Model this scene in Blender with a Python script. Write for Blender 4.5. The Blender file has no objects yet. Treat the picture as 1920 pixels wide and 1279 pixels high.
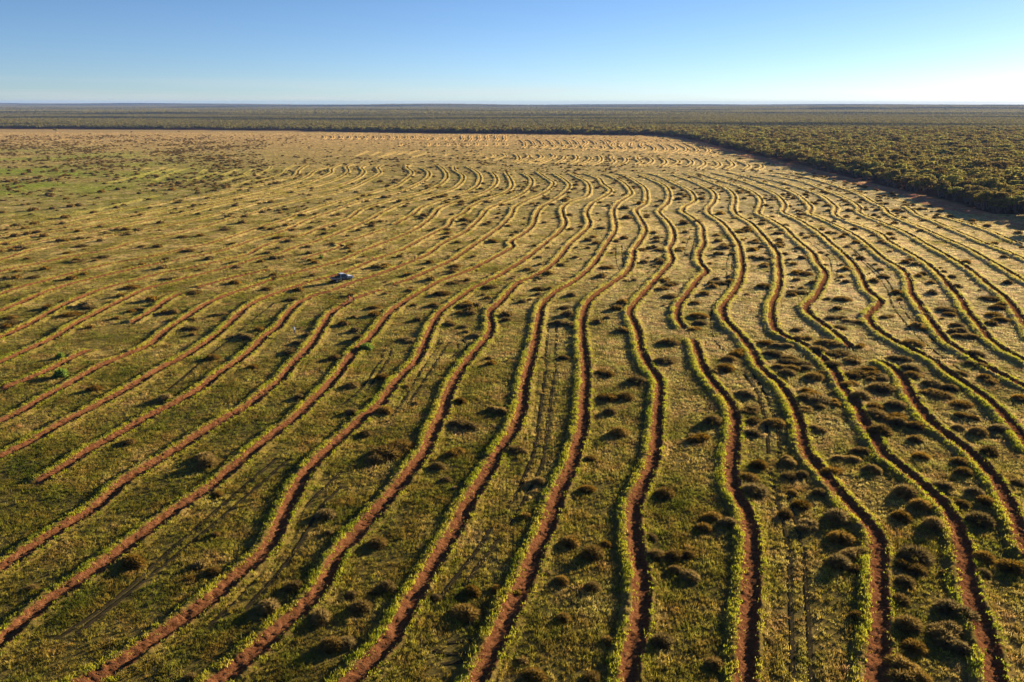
import bpy, bmesh, math, random
import numpy as np
from mathutils import Vector, Matrix, Euler

random.seed(7)
rng = np.random.default_rng(7)
S = bpy.context.scene
C = S.collection
R = math.radians

# ---------------------------------------------------------------- camera, sky, sun, exposure
H = 44.0                        # flying height of the camera, metres
F = 1495.0                      # focal length in photo pixels (photo 1920 wide)
CX, CY, YH = 960.0, 639.5, 192.5
PITCH = math.atan((CY - YH) / F)
SUN_AZ, SUN_EL = R(46.0), R(10.5)
SUN_STRENGTH = 5.0
SKY_STRENGTH = 0.05
EXPOSURE = 1.75

cam = bpy.data.cameras.new('camera')
cam.sensor_width = 36.0
cam.lens = F / 1920.0 * 36.0
cam.clip_start = 1.0
cam.clip_end = 60000.0
camo = bpy.data.objects.new('camera', cam)
camo.location = (0, 0, H)
camo.rotation_euler = (math.pi / 2 - PITCH, 0, 0)
camo.matrix_world = Matrix.Translation((0, 0, H)) @ Euler((math.pi / 2 - PITCH, 0, 0)).to_matrix().to_4x4() @ Matrix.Rotation(R(0.05), 4, 'Z')
C.objects.link(camo)
S.camera = camo

world = bpy.data.worlds.new('World')
S.world = world
world.use_nodes = True
wn, wl = world.node_tree.nodes, world.node_tree.links
wn.clear()
wo = wn.new('ShaderNodeOutputWorld')
bg = wn.new('ShaderNodeBackground')
bg.inputs['Strength'].default_value = SKY_STRENGTH
sky = wn.new('ShaderNodeTexSky')
sky.sky_type = 'NISHITA'
sky.sun_disc = False
sky.sun_elevation = SUN_EL
sky.sun_rotation = SUN_AZ
sky.altitude = 0
sky.air_density = 0.6
sky.dust_density = 0.05
sky.ozone_density = 3.0
tn = wn.new('ShaderNodeMix'); tn.data_type = 'RGBA'; tn.blend_type = 'MULTIPLY'
tn.inputs[0].default_value = 1.0
tn.inputs[7].default_value = (0.80, 0.80, 0.86, 1)      # dims the sky colour and cools it slightly
wl.new(sky.outputs[0], tn.inputs[6])
# thin streaks of high cloud just over the horizon
ctc = wn.new('ShaderNodeTexCoord')
cmp_ = wn.new('ShaderNodeMapping'); cmp_.inputs['Scale'].default_value = (2.2, 2.2, 60.0)
wl.new(ctc.outputs['Generated'], cmp_.inputs[0])
cno = wn.new('ShaderNodeTexNoise'); cno.inputs['Scale'].default_value = 1.6; cno.inputs['Detail'].default_value = 5
wl.new(cmp_.outputs[0], cno.inputs['Vector'])
csep = wn.new('ShaderNodeSeparateXYZ'); wl.new(ctc.outputs['Generated'], csep.inputs[0])
cb = wn.new('ShaderNodeMapRange'); cb.inputs[1].default_value = 0.030; cb.inputs[2].default_value = 0.008
wl.new(csep.outputs['Z'], cb.inputs[0])
cf = wn.new('ShaderNodeMapRange'); cf.inputs[1].default_value = 0.42; cf.inputs[2].default_value = 0.62; cf.inputs[4].default_value = 0.3
wl.new(cno.outputs['Fac'], cf.inputs[0])
cm = wn.new('ShaderNodeMath'); cm.operation = 'MULTIPLY'
wl.new(cb.outputs[0], cm.inputs[0]); wl.new(cf.outputs[0], cm.inputs[1])
cx_ = wn.new('ShaderNodeMix'); cx_.data_type = 'RGBA'
wl.new(cm.outputs[0], cx_.inputs[0]); wl.new(tn.outputs[2], cx_.inputs[6]); cx_.inputs[7].default_value = (4.9, 4.8, 4.8, 1)
wl.new(cx_.outputs[2], bg.inputs[0])
wl.new(bg.outputs[0], wo.inputs[0])

sun_dir = Vector((math.sin(SUN_AZ) * math.cos(SUN_EL), math.cos(SUN_AZ) * math.cos(SUN_EL), math.sin(SUN_EL)))
sl = bpy.data.lights.new('sun', 'SUN')
sl.energy = SUN_STRENGTH
sl.angle = R(0.5)
sl.color = (1.0, 0.86, 0.66)
so = bpy.data.objects.new('sun', sl)
so.rotation_euler = sun_dir.to_track_quat('Z', 'Y').to_euler()
so.location = (0, 0, 200)
C.objects.link(so)

S.view_settings.view_transform = 'Standard'
S.view_settings.look = 'None'
S.view_settings.exposure = EXPOSURE
S.view_settings.gamma = 1.0
S.view_settings.use_curve_mapping = False
try:
    S.cycles.max_bounces = 6
    S.cycles.diffuse_bounces = 2
    S.cycles.transmission_bounces = 4
    S.cycles.transparent_max_bounces = 6
    S.cycles.volume_bounces = 0
except Exception:
    pass

# ---------------------------------------------------------------- helpers
SP, CP = math.sin(PITCH), math.cos(PITCH)


def ground(u, v, z=0.0):
    """where the camera's ray through photo pixel (u, v) meets the height z"""
    x = (u - CX) / F
    y = -(v - CY) / F
    d = np.array([x, y * SP + CP, y * CP - SP])
    t = (z - H) / d[2]
    return d[0] * t, d[1] * t


CROPS = {'A': (0, 440, 2.995), 'B': (640, 440, 2.995), 'C': (1280, 440, 2.995),
         'D': (0, 852, 2.995), 'E': (640, 852, 2.995), 'F': (1280, 852, 2.995),
         'T1': (0, 160, 3.996), 'T2': (480, 160, 3.996), 'T3': (960, 160, 3.996), 'T4': (1440, 160, 3.996), 'P': (0, 0, 1.0)}


def px(crop, x, y):
    ox, oy, s = CROPS[crop]
    return ox + x / s, oy + y / s


def gp(crop, x, y):
    return ground(*px(crop, x, y))


def tag(o, label=None, cat=None, group=None, kind=None):
    if label: o['label'] = label
    if cat: o['category'] = cat
    if group: o['group'] = group
    if kind: o['kind'] = kind
    return o


def mesh_np(name, verts, faces_flat, nper, mats=(), smooth=False):
    """mesh from numpy arrays: faces_flat is the flat index list of polygons of nper corners"""
    me = bpy.data.meshes.new(name)
    verts = np.asarray(verts, dtype=np.float32)
    faces_flat = np.asarray(faces_flat, dtype=np.int32).ravel()
    nf = len(faces_flat) // nper
    me.vertices.add(len(verts))
    me.vertices.foreach_set('co', verts.ravel())
    me.loops.add(len(faces_flat))
    me.loops.foreach_set('vertex_index', faces_flat)
    me.polygons.add(nf)
    me.polygons.foreach_set('loop_start', np.arange(0, nf * nper, nper, dtype=np.int32))
    me.polygons.foreach_set('loop_total', np.full(nf, nper, dtype=np.int32))
    if smooth:
        me.polygons.foreach_set('use_smooth', np.ones(nf, dtype=bool))
    for m in mats:
        me.materials.append(m)
    me.update(calc_edges=True)
    me.validate()
    return me


def link(name, me, parent=None, loc=None):
    o = bpy.data.objects.new(name, me)
    C.objects.link(o)
    if parent is not None:
        o.parent = parent
    if loc is not None:
        o.location = loc
    return o


def empty(name, loc=(0, 0, 0), rz=0.0):
    o = bpy.data.objects.new(name, None)
    o.location = loc
    o.rotation_euler = (0, 0, rz)
    o.empty_display_size = 0.3
    C.objects.link(o)
    return o


ONES = ['zeroth', 'first', 'second', 'third', 'fourth', 'fifth', 'sixth', 'seventh', 'eighth', 'ninth', 'tenth', 'eleventh',
        'twelfth', 'thirteenth', 'fourteenth', 'fifteenth', 'sixteenth', 'seventeenth', 'eighteenth', 'nineteenth', 'twentieth']
TENS = {2: 'twenty', 3: 'thirty', 4: 'forty', 5: 'fifty', 6: 'sixty', 7: 'seventy', 8: 'eighty', 9: 'ninety'}
TENTH = {3: 'thirtieth', 4: 'fortieth', 5: 'fiftieth', 6: 'sixtieth', 7: 'seventieth', 8: 'eightieth', 9: 'ninetieth'}


def nth(n):
    if n <= 20: return ONES[n]
    if n >= 100: return 'hundred-and-' + nth(n - 100) if n > 100 else 'hundredth'
    return TENTH[n // 10] if n % 10 == 0 else TENS[n // 10] + '-' + ONES[n % 10]


# smooth value noise for shapes (numpy)
_perm = rng.random((256, 256))


def vnoise(x, y):
    xi, yi = np.floor(x).astype(int), np.floor(y).astype(int)
    fx, fy = x - xi, y - yi
    fx, fy = fx * fx * (3 - 2 * fx), fy * fy * (3 - 2 * fy)
    a = _perm[xi % 256, yi % 256]; b = _perm[(xi + 1) % 256, yi % 256]
    c = _perm[xi % 256, (yi + 1) % 256]; d = _perm[(xi + 1) % 256, (yi + 1) % 256]
    return (a * (1 - fx) + b * fx) * (1 - fy) + (c * (1 - fx) + d * fx) * fy


def fbm(x, y, o=3):
    s, a, t = 0, 1.0, 0
    for k in range(o):
        s = s + a * vnoise(x * 2 ** k + 17 * k, y * 2 ** k + 31 * k); t += a; a *= 0.5
    return s / t


# ---------------------------------------------------------------- materials
def new_mat(name):
    m = bpy.data.materials.new(name)
    m.use_nodes = True
    nt = m.node_tree
    nt.nodes.clear()
    return m, nt, nt.nodes, nt.links


def nd(nt, typ, **kw):
    n = nt.nodes.new(typ)
    for k, v in kw.items():
        if k.startswith('i_'):
            n.inputs[k[2:].replace('_', ' ')].default_value = v
        else:
            setattr(n, k, v)
    return n


def noise(nt, scale, detail=3, vec=None, rough=0.55):
    n = nd(nt, 'ShaderNodeTexNoise')
    n.inputs['Scale'].default_value = scale
    n.inputs['Detail'].default_value = detail
    n.inputs['Roughness'].default_value = rough
    if vec is not None: nt.links.new(vec, n.inputs['Vector'])
    return n.outputs['Fac']


def ramp(nt, fac, stops):
    n = nd(nt, 'ShaderNodeValToRGB')
    els = n.color_ramp.elements
    while len(els) < len(stops): els.new(0.5)
    for e, (p, c) in zip(els, stops):
        e.position = p
        e.color = (*c, 1) if len(c) == 3 else c
    nt.links.new(fac, n.inputs[0])
    return n.outputs[0]


def mixc(nt, fac, a, b, mode='MIX'):
    n = nd(nt, 'ShaderNodeMix', data_type='RGBA', blend_type=mode)
    for sock, val in ((n.inputs[0], fac), (n.inputs[6], a), (n.inputs[7], b)):
        if isinstance(val, (int, float)): sock.default_value = val
        elif isinstance(val, tuple): sock.default_value = (*val, 1)
        else: nt.links.new(val, sock)
    return n.outputs[2]


def mrange(nt, val, a, b, c=0.0, d=1.0):
    n = nd(nt, 'ShaderNodeMapRange')
    n.inputs[1].default_value, n.inputs[2].default_value = a, b
    n.inputs[3].default_value, n.inputs[4].default_value = c, d
    nt.links.new(val, n.inputs[0])
    return n.outputs[0]


def math_n(nt, op, a, b=None):
    n = nd(nt, 'ShaderNodeMath', operation=op)
    for s, v in ((n.inputs[0], a), (n.inputs[1], b)):
        if v is None: continue
        if isinstance(v, (int, float)): s.default_value = v
        else: nt.links.new(v, s)
    return n.outputs[0]


def bump(nt, h, strength, dist):
    n = nd(nt, 'ShaderNodeBump')
    n.inputs['Strength'].default_value = strength
    n.inputs['Distance'].default_value = dist
    nt.links.new(h, n.inputs['Height'])
    return n.outputs[0]


def principled(nt, col, rough=0.9, normal=None, spec=0.2, metal=0.0):
    p = nd(nt, 'ShaderNodeBsdfPrincipled')
    for s, v in ((p.inputs['Base Color'], col),):
        if isinstance(v, tuple): s.default_value = (*v, 1)
        else: nt.links.new(v, s)
    p.inputs['Roughness'].default_value = rough
    p.inputs['Metallic'].default_value = metal
    p.inputs['Specular IOR Level'].default_value = spec
    if normal is not None: nt.links.new(normal, p.inputs['Normal'])
    return p


def out(nt, sh):
    o = nd(nt, 'ShaderNodeOutputMaterial')
    nt.links.new(sh.outputs[0] if hasattr(sh, 'outputs') else sh, o.inputs[0])


def plain(name, col, rough=0.7, metal=0.0, spec=0.4, var=0.12, scale=6.0):
    m, nt, N, L = new_mat(name)
    tc = nd(nt, 'ShaderNodeTexCoord').outputs['Object']
    f = noise(nt, scale, 3, tc)
    c = mixc(nt, mrange(nt, f, 0.3, 0.7), tuple(x * (1 - var) for x in col), tuple(min(1, x * (1 + var)) for x in col))
    out(nt, principled(nt, c, rough, None, spec, metal))
    return m


# vegetation tint over the paddock: where it is green, where it is straw, plus low-sun gold with distance (world position)
def tint_group():
    g = bpy.data.node_groups.new('paddock_tint', 'ShaderNodeTree')
    g.interface.new_socket('Color', in_out='OUTPUT', socket_type='NodeSocketColor')
    nt = g
    go = nd(nt, 'NodeGroupOutput')
    pos = nd(nt, 'ShaderNodeNewGeometry').outputs['Position']
    sep = nd(nt, 'ShaderNodeSeparateXYZ'); nt.links.new(pos, sep.inputs[0])
    big = noise(nt, 0.012, 3, pos)
    mid = noise(nt, 0.09, 4, pos, 0.6)
    small = noise(nt, 0.7, 3, pos, 0.6)
    far = mrange(nt, sep.outputs['Y'], 85, 260)  # golden with distance: partly drier growth, partly low sun put into the colour
    a = math_n(nt, 'SUBTRACT', math_n(nt, 'ADD', math_n(nt, 'MULTIPLY', mid, 1.0), math_n(nt, 'MULTIPLY', small, 0.5)), 0.15)
    lr = mrange(nt, math_n(nt, 'DIVIDE', sep.outputs['X'], math_n(nt, 'ADD', sep.outputs['Y'], 60.0)), -0.32, 0.30, -0.04, 0.05)
    a = math_n(nt, 'ADD', a, lr)
    near_c = ramp(nt, a, [(0.36, GRASS['dark']), (0.52, GRASS['olive']), (0.64, GRASS['yellow']), (0.80, GRASS['straw'])])
    far_c = ramp(nt, a, [(0.36, GRASS['olive']), (0.52, GRASS['farmid']), (0.7, GRASS['farstraw']), (0.85, GRASS['straw'])])
    c = mixc(nt, far, near_c, far_c)
    # greener swards on the far left
    left = mrange(nt, math_n(nt, 'DIVIDE', sep.outputs['X'], math_n(nt, 'ADD', sep.outputs['Y'], 60.0)), -0.22, -0.50)
    swy = math_n(nt, 'MULTIPLY', mrange(nt, sep.outputs['Y'], 280, 420), mrange(nt, sep.outputs['Y'], 900, 750))
    green = math_n(nt, 'MULTIPLY', math_n(nt, 'MULTIPLY', left, swy), mrange(nt, big, 0.42, 0.60))
    c = mixc(nt, green, c, GRASS['sward'])
    # paler growth towards the right
    pr = mrange(nt, math_n(nt, 'DIVIDE', sep.outputs['X'], math_n(nt, 'ADD', sep.outputs['Y'], 60.0)), -0.04, 0.30)
    pk = math_n(nt, 'MULTIPLY', math_n(nt, 'MULTIPLY', pr, mrange(nt, sep.outputs['Y'], 75, 190)), mrange(nt, a, 0.40, 0.70))
    c = mixc(nt, math_n(nt, 'MULTIPLY', pk, 0.95), c, GRASS['pale'])
    # dry stubble right at the far end
    dry = mrange(nt, sep.outputs['Y'], 480, 1050)
    c = mixc(nt, math_n(nt, 'MULTIPLY', dry, 0.8), c, GRASS['dry'])
    nt.links.new(c, go.inputs[0])
    return g


GRASS = {'dark': (0.095, 0.105, 0.011), 'olive': (0.215, 0.18, 0.022), 'yellow': (0.33, 0.245, 0.036), 'straw': (0.50, 0.35, 0.10),
         'farmid': (0.31, 0.243, 0.062), 'farstraw': (0.54, 0.395, 0.150), 'sward': (0.26, 0.32, 0.035), 'dry': (0.60, 0.39, 0.16), 'pale': (0.64, 0.495, 0.24)}
TINT = tint_group()


def leaf_mat(name, col_fn, trans=0.45, rough=0.6):
    """thin leaves: diffuse on both sides with light coming through"""
    m, nt, N, L = new_mat(name)
    col = col_fn(nt)
    d = nd(nt, 'ShaderNodeBsdfDiffuse'); nt.links.new(col, d.inputs[0])
    t = nd(nt, 'ShaderNodeBsdfTranslucent'); nt.links.new(col, t.inputs[0])
    mx = nd(nt, 'ShaderNodeMixShader'); mx.inputs[0].default_value = trans
    nt.links.new(d.outputs[0], mx.inputs[1]); nt.links.new(t.outputs[0], mx.inputs[2])
    out(nt, mx)
    return m


def tint_node(nt):
    g = nd(nt, 'ShaderNodeGroup'); g.node_tree = TINT
    return g.outputs[0]


def rnd(nt):
    return nd(nt, 'ShaderNodeObjectInfo').outputs['Random']


def grass_col(nt):
    c = tint_node(nt)
    h = nd(nt, 'ShaderNodeHueSaturation')
    nt.links.new(c, h.inputs['Color'])
    nt.links.new(mrange(nt, rnd(nt), 0, 1, 0.45, 1.5), h.inputs['Value'])
    nt.links.new(mrange(nt, noise(nt, 0.31, 2, nd(nt, 'ShaderNodeNewGeometry').outputs['Position']), 0.3, 0.7, 0.475, 0.53), h.inputs['Hue'])
    return h.outputs[0]


def bank_col(nt):
    pos = nd(nt, 'ShaderNodeNewGeometry').outputs['Position']
    sep = nd(nt, 'ShaderNodeSeparateXYZ'); nt.links.new(pos, sep.inputs[0])
    f = noise(nt, 0.9, 3, pos, 0.65)
    g = noise(nt, 0.06, 2, pos)
    a = math_n(nt, 'ADD', math_n(nt, 'MULTIPLY', f, 0.6), math_n(nt, 'MULTIPLY', g, 0.4))
    near = ramp(nt, a, [(0.32, (0.17, 0.23, 0.014)), (0.48, (0.37, 0.36, 0.024)), (0.66, (0.48, 0.37, 0.045))])
    far = ramp(nt, a, [(0.32, (0.40, 0.36, 0.06)), (0.5, (0.54, 0.43, 0.10)), (0.68, (0.64, 0.48, 0.16))])
    far2 = mixc(nt, mrange(nt, sep.outputs['Y'], 250, 750, 0.30, 0.9), far, tint_node(nt))
    return mixc(nt, mrange(nt, sep.outputs['Y'], 110, 280), near, far2)


MAT = {}
MAT['grass'] = leaf_mat('grass_blades', grass_col, 0.45)
MAT['bank'] = leaf_mat('bank_plants', bank_col, 0.55)


def twig_col(nt):
    pos = nd(nt, 'ShaderNodeTexCoord').outputs['Object']
    f = noise(nt, 2.5, 3, pos)
    c = ramp(nt, f, [(0.3, (0.13, 0.080, 0.026)), (0.5, (0.25, 0.155, 0.05)), (0.72, (0.38, 0.25, 0.09))])
    h = nd(nt, 'ShaderNodeHueSaturation'); nt.links.new(c, h.inputs['Color'])
    nt.links.new(mrange(nt, rnd(nt), 0, 1, 0.55, 1.2), h.inputs['Value'])
    r2 = math_n(nt, 'FRACT', math_n(nt, 'MULTIPLY', rnd(nt), 7.31))
    nt.links.new(mrange(nt, r2, 0, 1, 0.95, 1.18), h.inputs['Saturation'])
    nt.links.new(mrange(nt, r2, 0, 1, 0.515, 0.500), h.inputs['Hue'])
    return h.outputs[0]


def green_col(nt):
    f = noise(nt, 3.0, 3, nd(nt, 'ShaderNodeTexCoord').outputs['Object'])
    return ramp(nt, f, [(0.3, (0.09, 0.15, 0.022)), (0.55, (0.19, 0.26, 0.035)), (0.75, (0.27, 0.30, 0.05))])


def crown_col(nt):
    f = noise(nt, 0.9, 3, nd(nt, 'ShaderNodeTexCoord').outputs['Object'])
    c = ramp(nt, f, [(0.3, (0.12, 0.104, 0.025)), (0.5, (0.25, 0.198, 0.046)), (0.72, (0.43, 0.325, 0.075))])
    h = nd(nt, 'ShaderNodeHueSaturation'); nt.links.new(c, h.inputs['Color'])
    nt.links.new(mrange(nt, rnd(nt), 0, 1, 0.65, 1.3), h.inputs['Value'])
    nt.links.new(mrange(nt, rnd(nt), 0, 1, 0.475, 0.52), h.inputs['Hue'])
    return h.outputs[0]


def farcrown_col(nt):
    pos = nd(nt, 'ShaderNodeNewGeometry').outputs['Position']
    mp = nd(nt, 'ShaderNodeMapping'); mp.inputs['Scale'].default_value = (0.0006, 0.0018, 0)
    nt.links.new(pos, mp.inputs[0])
    stand = noise(nt, 1.0, 3, mp.outputs[0])
    f = noise(nt, 0.12, 4, pos, 0.7)
    c = ramp(nt, f, [(0.32, (0.09, 0.082, 0.024)), (0.5, (0.21, 0.175, 0.05)), (0.7, (0.37, 0.29, 0.09))])
    return mixc(nt, mrange(nt, stand, 0.50, 0.58, 0.0, 0.8), c, (0.026, 0.034, 0.024))  # dark bands: shade of backlit far ridges put into the leaf colour


MAT['twig'] = leaf_mat('saltbush_twigs', twig_col, 0.45)
MAT['green'] = leaf_mat('green_bush_leaves', green_col, 0.5)
MAT['crown'] = leaf_mat('mallee_leaves', crown_col, 0.4)
MAT['farcrown'] = leaf_mat('distant_leaves', farcrown_col, 0.35)
MAT['trunk'] = plain('mallee_bark', (0.20, 0.15, 0.11), 0.9, var=0.35)


def ground_mat():
    m, nt, N, L = new_mat('paddock_ground')
    pos = nd(nt, 'ShaderNodeNewGeometry').outputs['Position']
    sep = nd(nt, 'ShaderNodeSeparateXYZ'); L.new(pos, sep.inputs[0])
    t = tint_node(nt)
    f1 = noise(nt, 1.3, 5, pos, 0.65)
    soil = ramp(nt, f1, [(0.3, (0.05, 0.038, 0.012)), (0.55, (0.12, 0.085, 0.028)), (0.75, (0.22, 0.15, 0.055))])
    near = mrange(nt, sep.outputs['Y'], 70, 260, 0.24, 0.92)
    c = mixc(nt, near, soil, t)
    # speckle of plants seen from far away
    sp = noise(nt, 0.35, 5, pos, 0.75)
    c = mixc(nt, mrange(nt, sp, 0.56, 0.44, 0.0, 0.5), c, (0.10, 0.08, 0.025))
    # woodland floor: red earth and litter
    floor_f = nd(nt, 'ShaderNodeAttribute', attribute_name='woodland').outputs['Fac']
    wf = ramp(nt, noise(nt, 0.3, 4, pos, 0.7), [(0.3, (0.09, 0.045, 0.025)), (0.7, (0.20, 0.10, 0.055))])
    c = mixc(nt, floor_f, c, wf)
    h = noise(nt, 1.6, 6, pos, 0.75)
    b = bump(nt, h, 1.0, 0.30)
    out(nt, principled(nt, c, 1.0, b, 0.0))
    return m


def soil_mat():
    m, nt, N, L = new_mat('red_furrow_soil')
    pos = nd(nt, 'ShaderNodeNewGeometry').outputs['Position']
    sep = nd(nt, 'ShaderNodeSeparateXYZ'); L.new(pos, sep.inputs[0])
    f = noise(nt, 2.6, 5, pos, 0.75)
    c = ramp(nt, f, [(0.28, (0.07, 0.025, 0.010)), (0.5, (0.18, 0.070, 0.026)), (0.72, (0.29, 0.125, 0.052))])
    farc = mixc(nt, mrange(nt, sep.outputs['Y'], 200, 380, 0.0, 0.85), c, mixc(nt, 0.75, tint_node(nt), (0.10, 0.050, 0.022)))
    cov = nd(nt, 'ShaderNodeAttribute', attribute_name='cover').outputs['Fac']
    k = mrange(nt, math_n(nt, 'ADD', cov, math_n(nt, 'MULTIPLY', math_n(nt, 'SUBTRACT', noise(nt, 1.8, 4, pos, 0.7), 0.5), 1.1)), 0.35, 0.65)
    turf = mixc(nt, mrange(nt, sep.outputs['Y'], 70, 300, 0.40, 0.95), ramp(nt, f, [(0.3, (0.05, 0.035, 0.012)), (0.55, (0.12, 0.08, 0.028)), (0.75, (0.22, 0.15, 0.055))]), tint_node(nt))
    c2 = mixc(nt, math_n(nt, 'MULTIPLY', k, 0.9), farc, turf)
    h = noise(nt, 3.2, 5, pos, 0.75)
    out(nt, principled(nt, c2, 1.0, bump(nt, h, 1.0, 0.30), 0.0))
    return m


def track_mat():
    m, nt, N, L = new_mat('worn_shaded_rut')
    pos = nd(nt, 'ShaderNodeNewGeometry').outputs['Position']
    f = noise(nt, 1.6, 5, pos, 0.7)
    c = ramp(nt, f, [(0.3, (0.022, 0.018, 0.008)), (0.6, (0.045, 0.034, 0.015)), (0.8, (0.08, 0.06, 0.025))])  # worn soil, with the shade lying in the ruts painted into its colour
    out(nt, principled(nt, c, 1.0, bump(nt, f, 0.6, 0.05), 0.0))
    return m


def break_mat():
    m, nt, N, L = new_mat('bare_red_strip')
    pos = nd(nt, 'ShaderNodeNewGeometry').outputs['Position']
    f = noise(nt, 0.25, 5, pos, 0.7)
    c = ramp(nt, f, [(0.34, (0.32, 0.22, 0.09)), (0.48, (0.42, 0.18, 0.095)), (0.7, (0.52, 0.21, 0.12))])
    out(nt, principled(nt, c, 1.0, bump(nt, noise(nt, 2.0, 4, pos), 0.6, 0.1), 0.0))
    return m


MAT['ground'] = ground_mat()
MAT['soil'] = soil_mat()
MAT['track'] = track_mat()
MAT['break'] = break_mat()
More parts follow.
